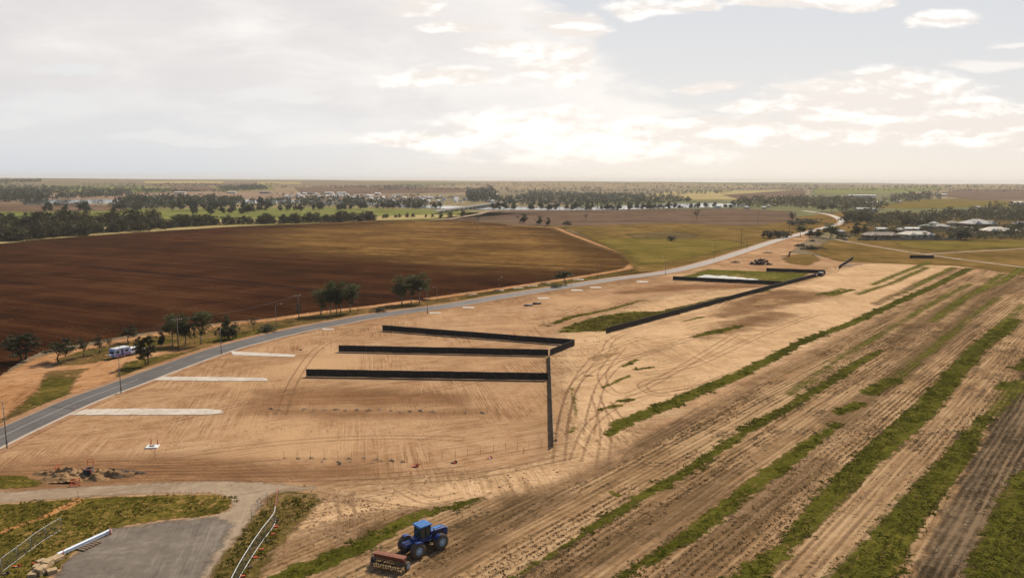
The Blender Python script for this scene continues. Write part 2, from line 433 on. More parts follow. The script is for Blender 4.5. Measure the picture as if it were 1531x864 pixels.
M_strawfar = soil('straw_paddock', [(.24, .18, .075), (.34, .26, .115), (.42, .33, .16)], big=80, mid=15, bump=.3, edge=(8, 8))
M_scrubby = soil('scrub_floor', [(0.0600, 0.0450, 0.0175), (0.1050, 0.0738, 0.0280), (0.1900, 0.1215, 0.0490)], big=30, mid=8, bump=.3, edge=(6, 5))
M_scar = soil('turned_earth', [(0.1445, 0.0732, 0.0336), (0.2253, 0.1217, 0.0581), (0.3145, 0.1809, 0.0910)], big=12, mid=2.5, bump=.5, edge=(7, 11), rows=(math.radians(58), 1.6, .3), streak=1.2, amax=.85)
M_damp = soil('scraped_earth', [(0.1773, 0.0871, 0.0407), (0.2566, 0.1307, 0.0610), (0.3453, 0.1829, 0.0895)], big=12, mid=2.5, bump=.35, edge=(5, 8), rows=(math.radians(85), 1.3, .34), streak=1.5, amax=.7)
M_trench = soil('orange_trench_spoil', [(0.2850, 0.1260, 0.0440), (0.4085, 0.1890, 0.0680), (0.4940, 0.2700, 0.1120)], big=8, mid=1.5, bump=.5, edge=(.8, .4))

# --- paddocks beyond the ploughed field
sheet('paddock', [('poly', GP([(-60, 365), (-60, 318), (120, 309), (250, 313), (480, 310), (640, 313), (770, 320), (660, 329), (560, 330), (400, 337), (200, 346)]))], M_flood, .10, 16, 30, 'pale green river flat behind the dark windbreak')
sheet('paddock', [('poly', GP([(-60, 372), (-60, 340), (60, 332), (200, 330), (420, 327.5), (560, 324), (640, 321), (700, 322), (640, 327), (560, 330), (400, 336), (200, 348), (60, 358)]))], M_strawfar, .16, 14, 24, 'straw strip behind the dark windbreak')
sheet('paddock', [('poly', GP([(-80, 316), (-80, 305), (90, 305), (185, 308), (190, 314), (90, 317)]))], M_mauve, .2, 20, 30, 'brown fallow ground beside the far river bend')
sheet('paddock', [('poly', GP([(655, 330), (690, 319), (770, 314.5), (900, 314), (1030, 313), (1110, 312), (1190, 317), (1188, 330), (1120, 338), (1000, 334), (860, 338), (800, 338), (730, 331)]))], M_mauve, .10, 12, 24, 'mauve brown fallow paddock below the river trees')
sheet('paddock', [('poly', GP([(800, 336), (900, 336), (1000, 333), (1120, 337), (1190, 325), (1245, 318), (1300, 315), (1340, 330), (1300, 340), (1190, 353), (1060, 389), (990, 405), (955, 408), (930, 380), (860, 345)]))], M_pasture, .05, 6, 14, 'olive pasture between ploughed field and sealed road')
sheet('paddock', [('poly', GP([(885, 358), (1000, 356), (1090, 359), (1120, 366), (1060, 380), (1000, 392), (955, 396), (935, 378), (900, 364)]))], M_green, .09, 5, 14, 'greener middle of the pasture beside the road')
sheet('paddock', [('poly', GP([(935, 350), (1010, 346), (1045, 352), (1030, 358), (950, 357)]))], M_scrubby, .12, 5, 14, 'dark bare patch in the olive pasture')
sheet('paddock', [('poly', GP([(1215, 375), (1240, 360), (1300, 352), (1700, 340), (1900, 440), (1531, 412), (1440, 398), (1270, 392), (1235, 384)]))], M_pasture, .05, 6, 10, 'olive grass along the village gravel road')
sheet('paddock', [('poly', GP([(1330, 361), (1531, 359), (1700, 360), (1700, 368), (1531, 370), (1400, 375), (1360, 372)]))], M_green, .09, 6, 14, 'green mown strip before the village fence')
sheet('paddock', [('poly', GP([(1360, 299), (1440, 297), (1520, 301), (1560, 306), (1480, 309), (1360, 312), (1300, 311)]))], M_green, .16, 16, 24, 'bright green paddock above the village woodland')
sheet('paddock', [('poly', GP([(1215, 282), (1400, 280), (1420, 284), (1300, 290), (1220, 290)]))], M_flood, .5, 30, 60, 'far green paddock on the right rise')
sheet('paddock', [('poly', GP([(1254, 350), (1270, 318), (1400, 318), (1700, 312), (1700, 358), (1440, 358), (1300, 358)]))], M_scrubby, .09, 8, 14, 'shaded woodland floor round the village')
sheet('paddock', [('poly', GP([(1240, 350), (1262, 338), (1275, 330), (1305, 331), (1300, 345)]))], M_pasture, .13, 5, 8, 'small olive paddock behind the first house')

for lab, px, m_, z_ in [('olive far paddock on the left rise', [(60, 284), (170, 279), (262, 281), (250, 288), (120, 288)], M_flood, .5), ('second olive far paddock on the left rise', [(310, 280), (402, 277), (412, 284), (320, 286)], M_flood, .5), ('pale straw far paddock under the left skyline', [(215, 271), (335, 272), (335, 275), (215, 274.5)], M_strawfar, .8),
    ('second pale straw far paddock under the skyline', [(385, 272.5), (450, 272.5), (450, 275.5), (385, 275.5)], M_strawfar, .8), ('brown far paddock behind the township', [(440, 281), (560, 279), (690, 281.5), (700, 288), (560, 290), (450, 289)], M_mauve, .5), ('brown far paddock left of the township', [(255, 279), (310, 278), (330, 285), (260, 287)], M_mauve, .6), ('tan far paddock beyond the right hand river bend', [(905, 299), (1000, 287), (1110, 285), (1195, 284), (1205, 296), (1100, 299)], M_strawfar, .4), ('brown far paddock left of the straight dirt track', [(1080, 292), (1200, 283), (1206, 293), (1110, 299)], M_mauve, .55), ('brown far paddock on the right rise', [(1390, 291), (1440, 283), (1600, 284), (1600, 298), (1460, 300)], M_mauve, .4)]:
    sheet('paddock', [('poly', GP(px))], m_, z_, 26, 60, lab)
# --- ploughed field
PLOUGH = GP([(-120, 372), (0, 362), (100, 351.5), (200, 345), (300, 337), (400, 335.5), (500, 333), (560, 330), (605, 327.5), (680, 329), (760, 336), (815, 340), (842, 350), (880, 366), (925, 381), (940, 393), (925, 402), (870, 412), (830, 417), (760, 429), (700, 436), (640, 445), (560, 456), (480, 465), (400, 476), (340, 481), (270, 490), (200, 500), (130, 512), (70, 522), (30, 540), (0, 562), (-160, 640), (-420, 700)])
sheet('ploughed_field', [('poly', PLOUGH)], M_plough, .012, 4.0, 6, 'dark red brown ploughed field')
sheet('ploughed_field', [('poly', GP([(150, 352), (300, 340), (500, 335), (605, 330), (690, 331), (760, 338), (815, 343), (850, 356), (900, 376), (930, 392), (900, 408), (830, 415), (700, 432), (560, 430), (420, 402), (280, 378)]))], M_plough2, .018, 4.0, 75, 'paler part of the ploughed field')  # slightly paler field colour with a broad soft border
sheet('ploughed_field', [('poly', GP([(380, 350), (500, 337), (610, 330), (690, 331), (760, 338), (815, 343), (850, 356), (900, 378), (928, 392), (900, 404), (830, 404), (740, 398), (640, 392), (560, 385), (480, 380), (400, 372)]))], M_straw, .024, 4.0, 60, 'straw coloured regrowth on the far end of the ploughed field')
furrow = smooth_line(GP([(120, 397), (200, 405.5), (330, 418), (470, 433), (560, 441), (640, 449)]))
M_furrow = soil('deep_furrow', [(.016, .007, .005), (.028, .012, .008), (.045, .02, .012)], big=20, mid=3, bump=.3, edge=(.35, .8))
ribbons('furrow', [(furrow, 2.3)], .036, M_furrow, 'one deep dark furrow across the ploughed field')

M_rim = soil('field_margin', [(0.0900, 0.0416, 0.0182), (0.1710, 0.0880, 0.0385), (0.2700, 0.1520, 0.0700)], big=30, mid=6, bump=.3, edge=(3.5, 3), rows=(math.radians(60), 3, .2))
ribbons('field_margin', [(smooth_line(GP([(-60, 367), (0, 362.5), (100, 352.5), (200, 346), (300, 338), (400, 336.3), (500, 333.8), (560, 331)])), 5.0)], .03, M_rim, 'lighter headland along the crest of the ploughed field')
# --- verge between field and road, track
ROADPX = [(-260, 790), (-120, 713), (0, 654), (62, 625), (125, 597), (187, 574.5), (250, 551), (340, 520), (440, 494.7), (507, 482), (559, 472.3), (639, 461.5), (680, 455.6), (777, 439), (856, 427), (916, 417.6), (1001, 406), (1068, 389.5), (1120, 373), (1170, 357), (1234.8, 340), (1259, 332), (1246, 323), (1227, 318.8), (1200, 315)]
ROAD = smooth_line(GP(ROADPX), 6)
RP = np.array(ROAD)
TRACKPX = [(-120, 660), (0, 590), (34, 560), (70, 536), (110, 524), (200, 506), (280, 492), (340, 485), (400, 479), (480, 467), (560, 458), (640, 447), (740, 433), (850, 417), (900, 409), (938, 402), (949, 393), (938, 381), (890, 364), (850, 349), (832, 341), (760, 337)]
verge_poly = GP([(-200, 680), (0, 575), (40, 545), (80, 527), (200, 504), (400, 479), (560, 459), (760, 431), (940, 402), (985, 404)])+[p for p in ROAD[::-1] if p[1] < G(1001, 406)[1]]
sheet('verge', [('poly', verge_poly)], M_verge, .008, 1.6, 4, 'dry grass verge between ploughed field and road')
sheet('verge', [('poly', GP([(24, 609), (36, 590), (52, 572), (90, 564), (122, 566), (130, 578), (122, 588), (90, 599), (55, 611)])), ('poly', GP([(148, 569), (150, 556), (165, 545), (230, 530), (280, 522), (270, 530), (220, 545), (180, 560), (160, 570)])), ('poly', GP([(280, 515), (340, 500), (420, 488), (440, 487), (430, 491), (350, 509)])), ('line', GP([(700, 447), (800, 430), (940, 407), (1000, 400)]), 3.5), ('line', GP([(88, 530), (150, 524), (250, 510)]), 2.2)],
      M_vgreen, .020, 1.0, 3, 'greener grass patches on the road verge', 'stuff')
tw = [2.2]*len(TRACKPX); tw[0] = 9; tw[1] = 6.5; tw[2] = 4.5; tw[3] = 3
sheet('dirt_track', [('line', GP(TRACKPX), tw), ('line', GP([(62, 552), (100, 550), (140, 547), (150, 544)]), 2.4), ('line', GP([(138, 588), (140, 575), (148, 556), (168, 541), (230, 530), (275, 524)]), [4.2, 4.2, 3.8, 3.2, 2.4, 1.6]), ('poly', GP([(-40, 640), (0, 585), (40, 556), (62, 549), (58, 572), (20, 606), (0, 628)])), ('line', GP([(938, 401), (1000, 404)]), 1.6)],
      M_track, .030, 1.2, 3, 'sandy track round the ploughed field')
# --- the building site: bare sandy earth on the near side of the road
site = [p for p in ROAD if p[1] < G(1234, 340)[1]]+GP([(1215, 352), (1195, 368), (1180, 378), (1235, 385), (1262, 391), (1290, 388), (1400, 388), (1500, 399), (1620, 412), (1900, 450)])+[(330, 40), (200, -60), (-200, -60), (-260, 40)]
sheet('bare_earth', [('poly', site)], M_site, .016, 3.0, 3, 'graded sandy building land')
sheet('bare_earth', [('poly', GP([(830, 500), (905, 470), (1000, 440), (1180, 425), (1250, 400), (1300, 392), (1440, 396), (1300, 480), (1170, 540), (980, 625), (900, 690), (800, 740), (520, 800), (420, 790), (480, 735), (650, 715), (830, 690), (838, 600)]))], M_pale, .022, 3.0, 22, 'paler sand beside the stubble')
site_right = GP([(1235, 375), (1262, 390), (1300, 395)])
sheet('stubble_field', [('poly', GP([(470, 800), (560, 770), (740, 752), (880, 712), (960, 668), (1060, 610), (1180, 545), (1260, 505), (1340, 462), (1420, 424), (1480, 402), (1560, 406), (1900, 450)])+[(330, 40), (200, -60), (-90, -60), (-50, 60)])], M_stub, .028, 2.2, 12, 'stubble field scored by seeding rows')
sheet('stubble_field', [('poly', GP([(1370, 864), (1400, 790), (1440, 715), (1480, 640), (1531, 560), (1640, 470), (1700, 560), (1560, 680), (1490, 745), (1455, 830), (1440, 880), (1380, 900)]))], M_dark, .036, 1.4, 6, 'dark grey stubble strip')
thin = [('line', GP([(960, 664), (1010, 637), (1060, 612)]), [1.2, 1.6, .8]), ('line', GP([(1330, 512), (1400, 470), (1470, 430)]), [1.8, 2.6, 2.6]), ('line', GP([(1300, 590), (1392, 520), (1440, 485)]), [2, 3.2, 3]),
        ('line', GP([(1250, 636), (1290, 600), (1330, 570)]), [2, 2, 2]), ('line', GP([(700, 800), (780, 755), (830, 742)]), [2, 3.0, 1.5]), ('line', GP([(640, 850), (720, 800)]), [1.5, 2.0]), ('line', GP([(830, 864), (980, 780), (1090, 705)]), [1.6, 2.4, 1.2]),
        ('line', GP([(1010, 864), (1120, 780), (1230, 690)]), [2, 2.2, 1.5]), ('line', GP([(1400, 505), (1480, 445), (1531, 415)]), [1.8, 2.8, 3]), ('line', GP([(500, 830), (560, 790)]), [1.5, 2.0]), ('line', GP([(1310, 455), (1380, 420), (1430, 402)]), [1.5, 2, 2])]
sheet('stubble_field', thin, M_thin, .032, 1.2, 5, 'thin dark rows of sprouting stubble', 'stuff')
sheet('bare_earth', [('line', GP([(1080, 474), (1130, 455), (1190, 440), (1240, 440)]), [2, 9, 12, 3]), ('line', GP([(1050, 505), (1100, 488), (1160, 470)]), [1, 4, 5])], M_scar, .026, 1.6, 8, 'brown turned earth in the middle of the site')
sheet('bare_earth', [('line', GP([(-40, 716), (60, 712), (200, 706), (300, 706), (430, 705), (560, 700)]), [3, 5.5, 5.5, 4.2, 3, 1]), ('line', GP([(390, 614), (560, 619), (720, 617)]), [.8, 1.2, .6]), ('poly', GP([(395, 585), (470, 580), (580, 585), (700, 590), (680, 604), (500, 604), (380, 610)])), ('line', GP([(930, 438), (1010, 430), (1120, 428)]), [3, 8, 4])], M_damp, .026, 1.2, 5, 'scraped darker earth')

M_weed = soil('weeds', [(0.0540, 0.0522, 0.0060), (0.0990, 0.0900, 0.0108), (0.1800, 0.1440, 0.0240)], big=6, mid=1.0, bump=.3, edge=(1.3, .5), amax=.8)
# grass patches inside the site
pg = [('poly', GP([(838, 497), (842, 490), (880, 477), (930, 467), (985, 466), (1035, 455), (1085, 443), (1075, 452), (1000, 472), (910, 495), (870, 496)]))]
sheet('site_grass', pg, M_cropdry, .034, 1.0, 4, 'rough grass along the long black fence', 'stuff')
sheet('site_grass', [('poly', GP([(1015, 415), (1060, 403), (1145, 406), (1210, 408.5), (1180, 424), (1100, 421)]))], M_cropdry, .036, 1.0, 3, 'grass block enclosed by black fences', 'stuff')
sheet('site_grass', [('poly', GP([(1180, 381), (1215, 380), (1225, 389), (1205, 397), (1180, 394), (1172, 387)])), ('poly', GP([(1195, 372), (1215, 366), (1260, 372), (1290, 384), (1258, 391), (1235, 384)]))], M_pasture, .034, 1.5, 6, 'rough grass by the spoil heaps', 'stuff')
sheet('site_grass', [('line', GP([(818, 488), (850, 475), (910, 463), (960, 449)]), [.6, 1.4, 1.2, .8]), ('line', GP([(1035, 504), (1070, 496), (1110, 487)]), [.6, 2.2, .8]), ('line', GP([(897, 612), (925, 606)]), [.4, .9]), ('line', GP([(925, 600), (945, 597)]), [.8, .9]), ('line', GP([(900, 580), (940, 562)]), [.3, .6]), ('line', GP([(945, 553), (975, 549)]), [.3, .8]), ('line', GP([(932, 548), (952, 538)]), [.5, .7]), ('line', GP([(912, 735), (925, 740)]), [.35, .6]),
      ('line', GP([(1240, 442), (1275, 433)]), [1.5, 1.5]), ('line', GP([(1020, 481), (1050, 474)]), [.5, .9]), ('line', GP([(855, 580), (858, 600), (862, 625)]), [.15, .3, .15]), ('line', GP([(852, 646), (858, 640)]), [.2, .5]), ('line', GP([(1120, 440), (1150, 434)]), [.4, 1])], M_weed, .038, .5, 2.5, 'loose tufts of grass across the site', 'stuff')

WEED = [('line', GP([(818, 488), (850, 475), (910, 463), (960, 449)]), [.5, 1.2, 1.0, .6]), ('line', GP([(1035, 504), (1070, 496), (1110, 487)]), [.5, 1.8, .6]), ('line', GP([(897, 612), (925, 606)]), [.3, .8]), ('line', GP([(925, 600), (945, 597)]), [.7, .8]), ('line', GP([(900, 580), (940, 562)]), [.2, .4]), ('line', GP([(945, 553), (975, 549)]), [.2, .7]), ('line', GP([(932, 548), (952, 538)]), [.3, .5]), ('line', GP([(912, 735), (925, 740)]), [.3, .6]), ('line', GP([(1225, 441), (1275, 433)]), [1.2, 1.2])]
# dug grassy block at bottom left, gravel
sheet('gravel_road', [('line', GP([(-200, 752), (0, 744), (110, 736), (220, 730), (330, 728), (400, 731), (470, 730)]), [2.4, 2.0, 1.9, 1.9, 2.2, 2.0, .3]), ('poly', GP([(330, 738), (345, 722), (405, 735), (370, 785), (335, 830), (290, 900), (60, 900), (100, 840), (165, 792), (250, 779), (315, 772), (345, 762), (347, 748)]))], M_gtrack, .040, .8, 3, 'pale gravel access road')
sheet('gravel_pad', [('poly', GP([(70, 880), (105, 835), (165, 792), (250, 780), (320, 774), (350, 785), (330, 815), (280, 890), (180, 900)]))], M_gravel, .044, .8, 3, 'grey gravel yard')
M_turf = soil('rough_turf', [(0.0475, 0.0416, 0.0072), (0.0997, 0.0808, 0.0144), (0.1995, 0.1348, 0.0330)], big=9, mid=1.8, bump=.5, edge=(.9, .5), flecks=((0.2565, 0.1552, 0.0480), .40, 1.0))
M_turfdry = soil('dry_turf', [(0.0665, 0.0495, 0.0130), (0.1283, 0.0900, 0.0260), (0.2375, 0.1575, 0.0553)], big=9, mid=1.8, bump=.5, edge=(1.5, 1.5), flecks=((0.0427, 0.0450, 0.0091), .42, 1.3))
ISL = GP([(-120, 772), (0, 755), (60, 749.5), (150, 744), (250, 740), (325, 739.5), (344, 746), (345, 759), (320, 770), (270, 774), (200, 783), (160, 792), (110, 826), (60, 872), (0, 905), (-150, 900)])
sheet('turf', [('poly', ISL)], M_turf, .050, .7, 2.5, 'rough green turf between access road and gravel yard', 'stuff')
TRI = GP([(412, 735), (470, 737), (478, 748), (445, 785), (405, 830), (372, 890), (300, 900), (330, 838), (370, 786)])
sheet('turf', [('poly', TRI)], M_turfdry, .050, .7, 3, 'dry turf under the white railed fence', 'stuff')
sheet('turf', [('poly', GP([(-120, 735), (-60, 716), (0, 712), (35, 712), (60, 720), (65, 726), (0, 731)]))], M_turf, .052, .7, 2.5, 'strip of bright turf left of the spoil heap', 'stuff')
sheet('trench_spoil', [('line', GP([(-30, 802), (0, 797), (35, 784), (62, 774), (80, 766), (100, 757), (115, 748)]), [.5, .5, .4, .45, .7, .8, .8])], M_trench, .056, .3, 1.5, 'orange spoil along a trench in the turf')

# crop strips
def tufts_for(shapes, P_lo, P_hi, dens, size, hgt, seed, thr=.12):
    n = int((P_hi[0]-P_lo[0])*(P_hi[1]-P_lo[1])*dens); P = P_lo+rng.random((n, 2))*(P_hi-P_lo)
    sd = np.full(n, -1e9)
    for s in shapes: sd = np.maximum(sd, sd_poly(P, s[1]) if s[0] == 'poly' else sd_line(P, s[1], s[2]))
    nz = (vnoise(P, 2.2, seed)-.5)*2.4+(vnoise(P, .8, seed+1)-.5)*1.6+np.minimum(0, vnoise(P, 6.5, seed+2)-.36)*9
    keep = sd+nz > thr
    d = np.hypot(P[:, 0], P[:, 1]); keep &= rng.random(n) < np.clip(150/d, .25, 1)**1.3
    P = P[keep]; d = d[keep]; k = np.clip(d/120, 1, 2.2)
    cl = .6+.8*vnoise(P, 1.7, seed+5)
    return tuft_mesh(P, size*k*(.7+.6*rng.random(len(P))), hgt*cl*(.7+.6*rng.random(len(P))), 5)
def leaf_mat(name, dark, mid_, light, transl=.3, scale=.35):
    m, t = mat(name)
    p = t.pos(); n = t.noise(p, scale, 3, .6); n2 = t.noise(p, scale*9, 2)
    c = t.ramp(t.add(t.mul(n, .55), t.mul(n2, .45)), [(.32, dark), (.5, mid_), (.68, light)])
    finish(t, c, .9, spec=0, transl=transl)
    return m
M_blade = leaf_mat('crop_blades', (0.0540, 0.0572, 0.0062), (0.0967, 0.0960, 0.0113), (0.1515, 0.1377, 0.0216), .45)
M_blade2 = leaf_mat('dry_blades', (0.0631, 0.0588, 0.0096), (0.1307, 0.1103, 0.0192), (0.2434, 0.1756, 0.0450), .4)

STRIPS = [
 ('line', [(400, 880), (450, 852), (520, 826), (570, 801), (628, 770), (700, 752), (735, 737)], [1.76, 1.68, 1.52, 1.28, 1.04, 0.72, 0.16], 'green strip behind the blue tractor'),
 ('line', [(908, 650), (928, 634), (1035, 590), (1100, 562), (1144, 540), (1201, 510), (1270, 484.5), (1348, 449), (1396, 428), (1449, 401.5)], [0.64, 1.68, 1.84, 1.76, 1.52, 1.52, 1.52, 1.60, 1.76, 1.92], 'long bright green strip along the edge of the stubble'),
 ('line', [(740, 885), (770, 864), (835, 822), (900, 780), (974, 733), (1024, 708), (1102, 654), (1147, 627), (1176, 611), (1251, 564), (1283, 542), (1317, 524)], [0.48, 0.64, 0.72, 0.80, 1.04, 1.04, 1.04, 1.12, 1.04, 1.04, 0.96, 0.56], 'narrow green strip, second from the bare site'),
 ('line', [(930, 862), (982, 830), (1044, 793), (1098, 748), (1156, 705), (1205, 668), (1254, 633)], [0.32, 0.72, 1.28, 1.20, 1.44, 1.28, 0.56], 'short green strip in the middle of the stubble'),
 ('line', [(1256, 617), (1285, 604)], [1.20, 1.28], 'small green patch beyond the short strip'),
 ('line', [(1300, 588), (1335, 569)], [1.60, 1.60], 'green patch in line with the short strip'),
 ('line', [(1095, 880), (1130, 850), (1180, 812), (1232, 750), (1271, 713), (1312, 675), (1362, 632), (1395, 597), (1430, 557), (1465, 518), (1499, 494), (1518, 478)], [1.60, 1.76, 0.96, 1.76, 1.84, 1.92, 2.16, 2.00, 2.08, 2.00, 2.24, 1.60], 'broad green strip across the middle of the stubble'),
 ('line', [(1270, 885), (1316, 835), (1353, 778), (1395, 724), (1432, 679), (1456, 645), (1474, 624)], [2.88, 2.80, 2.24, 2.08, 1.68, 1.28, 1.20], 'wide green strip left of the dark stubble'),
 ('line', [(1495, 580), (1512, 574)], [1.76, 1.76], 'small green patch beyond the wide strip'),
 ('poly', [(1440, 890), (1462, 825), (1492, 755), (1512, 712), (1531, 700), (1640, 640), (1700, 760), (1560, 900)], None, 'green crop at the right edge of the field'),
 ('line', [(1524, 552), (1570, 520)], [1.60, 2.40], 'green patch at the edge of the dark stubble'),
]
for i, (typ, px, hw, lab) in enumerate(STRIPS):
    W = GP(px); shp = [('poly', W)] if typ == 'poly' else [('line', W, hw)]
    ptc = np.array(W); mx = 4 if typ == 'line' else 1
    o = sheet('grass_strip', shp, M_crop, .062+.002*(i % 3), .6, 2.0, lab, 'stuff')
    V, Fq = tufts_for(shp, ptc.min(0)-mx, ptc.max(0)+mx, 5.5, .5, .10, 20+i)
    me = np_mesh('grass_blades', V, Fq); b = link_mesh('grass_blades', me, o, [M_blade])
sheet('grass_strip', [('line', GP([(1283, 440), (1330, 425), (1385, 400)]), [1.2, 1.2, 1.5]), ('line', GP([(1225, 441), (1262, 432)]), [1.1, 1.1]), ('line', GP([(1305, 426), (1350, 407), (1390, 392)]), [1.0, 1.5, 1.8]), ('line', GP([(1450, 440), (1500, 420), (1531, 400)]), [1.2, 1.8, 2.0]), ('line', GP([(1392, 480), (1440, 447), (1500, 410)]), [.8, 1.2, 1.2]), ('line', GP([(1345, 442), (1400, 412), (1425, 400)]), [.6, .9, .9]), ('line', GP([(1330, 575), (1420, 500), (1490, 445)]), [.4, .8, .9]), ('line', GP([(1215, 560), (1300, 510), (1400, 450), (1450, 425)]), [.3, .6, .8, .8]), ('line', GP([(1440, 540), (1531, 455)]), [.6, .9]), ('line', GP([(1480, 620), (1531, 570)]), [.6, .8]), ('line', GP([(1180, 590), (1240, 548)]), [.3, .5])], M_cropdry, .070, 1.2, 4, 'thin green rows at the far end of the stubble', 'stuff')
for shp, nm, lab, dn, sz, h, s_, mm in [(WEED, 'weed_blades', 'scattered weeds standing on the bare sand', 3.0, .5, .16, 91, M_blade2), ([('poly', ISL)], 'turf_blades', 'uneven grass standing on the turf by the yard', 3, .4, .16, 61, M_blade2), ([('poly', TRI)], 'turf_blades', 'dry grass standing under the white railed fence', 4, .45, .18, 71, M_blade2), (pg, 'turf_blades', 'tall grass standing by the long black fence', 2.0, .7, .22, 81, M_blade2)]:
    a = np.concatenate([np.array(q_[1]) for q_ in shp]); V, Fq = tufts_for(shp, np.maximum(a.min(0), (-75, 40)), a.max(0), dn, sz, h, s_, .3)
    tag(link_mesh(nm, np_mesh(nm, V, Fq), None, [mm]), lab, kind='stuff')

# dry stubble standing in the rows, and clods of earth
def scatter_rows(poly, n, seed, rmax, near):
    W = np.array(GP(poly)); r = np.random.default_rng(seed); d = r.random(n)**.75*rmax+70; lo, hi = W.min(0), W.max(0)
    P = lo+r.random((n, 2))*(np.minimum(hi, (150, near))-lo); P = P[(sd_poly(P, W) > .5) & (P[:, 1] > 72)]
    c_, s_ = math.cos(BRG), math.sin(BRG); ac = P[:, 0]*c_-P[:, 1]*s_; al = P[:, 0]*s_+P[:, 1]*c_
    ac2 = np.round(ac/.95)*.95+r.normal(0, .12, len(P)); P = np.stack([ac2*c_+al*s_, -ac2*s_+al*c_], 1)
    q = np.stack([ac*.9, al*.07], 1); k = vnoise(q+500, 3.0, seed)+.5*vnoise(P, 4.0, seed+3); return P[k > .82]
STUBP = [(480, 864), (600, 790), (740, 760), (880, 716), (960, 672), (1060, 614), (1180, 549), (1260, 509), (1340, 466), (1420, 428), (1531, 408), (1700, 430), (1700, 900), (470, 900)]
M_stalk = leaf_mat('stubble_stalks', (0.0714, 0.0438, 0.0193), (0.1517, 0.0908, 0.0407), (0.2678, 0.1650, 0.0823), .35, .5)
P = scatter_rows(STUBP, 110000, 91, 170, 240); V, Fq = tuft_mesh(P, .34*(.6+.8*rng.random(len(P))), .09*(.6+.9*rng.random(len(P))), 3)
tag(link_mesh('stubble', np_mesh('stubble', V, Fq), None, [M_stalk]), 'dry brown stubble standing in rows over the field', kind='stuff')
def clods(n, seed, poly, smin, smax, m, label, thr):
    W = np.array(GP(poly)); r = np.random.default_rng(seed); P = W.min(0)+r.random((n, 2))*(W.max(0)-W.min(0)); P = P[sd_poly(P, W) > 0]; P = P[vnoise(P, 7.0, seed)+.4*vnoise(P, 1.5, seed+1) > thr]
    k = len(P); sz = smin+(smax-smin)*r.random(k)**3; base = np.array([(1, 0, 0), (.3, .9, 0), (-.8, .6, 0), (-.8, -.6, 0), (.3, -.9, 0), (.1, 0, .75)])
    V = base[None]*(1+.35*r.normal(0, 1, (k, 6, 1)))*sz[:, None, None]; a = r.random(k)*6.28; x = V[:, :, 0]*np.cos(a)[:, None]-V[:, :, 1]*np.sin(a)[:, None]; y = V[:, :, 0]*np.sin(a)[:, None]+V[:, :, 1]*np.cos(a)[:, None]
    V = np.stack([x+P[:, 0:1], y+P[:, 1:2], np.abs(V[:, :, 2])+.03], 2).reshape(-1, 3); f = np.array([(0, 1, 5), (1, 2, 5), (2, 3, 5), (3, 4, 5), (4, 0, 5)]); F3 = (np.arange(k)[:, None, None]*6+f[None]).reshape(-1, 3)
    tag(link_mesh('clods', np_mesh('clods', V, F3), None, [m]), label, kind='stuff')
M_clod = soil('clod_earth', [(0.1280, 0.0648, 0.0304), (0.2160, 0.1188, 0.0594), (0.2880, 0.1656, 0.0858)], big=8, mid=1.5, bump=.1)
clods(16000, 95, [(300, 720), (420, 735), (560, 770), (740, 745), (900, 690), (960, 650), (900, 600), (870, 540), (1000, 470), (840, 520), (835, 640), (800, 690), (600, 705), (400, 712)], .05, .22, M_clod, 'loose clods of earth on the pale sand', .62)
clods(7000, 97, [(0, 690), (130, 640), (400, 560), (820, 580), (822, 670), (640, 705), (300, 712), (0, 712)], .03, .13, M_clod, 'loose clods of earth on the graded land', .72)
clods(3500, 99, [(375, 745), (470, 735), (640, 760), (600, 790), (420, 850)], .05, .2, M_clod, 'clods churned up behind the white railed fence', .45)
# wheel marks
def offs(pts, o):
    P = np.asarray(pts, float); d = np.gradient(P, axis=0); d /= np.linalg.norm(d, axis=1)[:, None]+1e-9
    return P+np.stack([d[:, 1], -d[:, 0]], 1)*o
M_mark = soil('wheel_mark_dark', [(0.1280, 0.0662, 0.0330), (0.1840, 0.0972, 0.0495), (0.2400, 0.1332, 0.0726)], big=8, mid=1.5, bump=.1, edge=(.9, .9), amax=.3)
M_markl = soil('wheel_mark_light', [(0.2720, 0.1628, 0.0858), (0.3360, 0.2072, 0.1155), (0.4000, 0.2590, 0.1518)], big=8, mid=1.5, bump=.1, edge=(.9, .8), amax=.45)
DK = [[(420, 620), (445, 560), (485, 515), (560, 485)], [(838, 650), (850, 600), (872, 555), (905, 525), (960, 505)], [(880, 650), (890, 600), (905, 565), (935, 540), (1000, 520)], [(900, 700), (905, 640), (890, 590)], [(815, 480), (830, 487), (880, 470), (960, 448)], [(905, 525), (930, 500), (1040, 470), (1150, 440), (1250, 405), (1290, 392)],
      [(960, 560), (1040, 545), (1140, 500), (1220, 470)], [(700, 700), (560, 712), (420, 716), (250, 713)], [(860, 680), (700, 712), (500, 722)], [(60, 700), (160, 692), (300, 697), (420, 690)], [(940, 420), (1040, 425), (1120, 420)], [(905, 600), (940, 640), (1000, 640), (1050, 610)], [(860, 690), (880, 640), (915, 610), (960, 590), (1060, 575)], [(835, 690), (845, 620), (860, 575), (900, 545), (960, 530), (1050, 500)], [(1000, 560), (960, 575), (985, 590), (1040, 580), (1090, 560)], [(930, 520), (900, 560), (930, 590), (1000, 560), (1100, 500)], [(1190, 380), (1240, 392), (1252, 402), (1240, 412)], [(970, 700), (940, 690), (960, 668), (1000, 660)]]
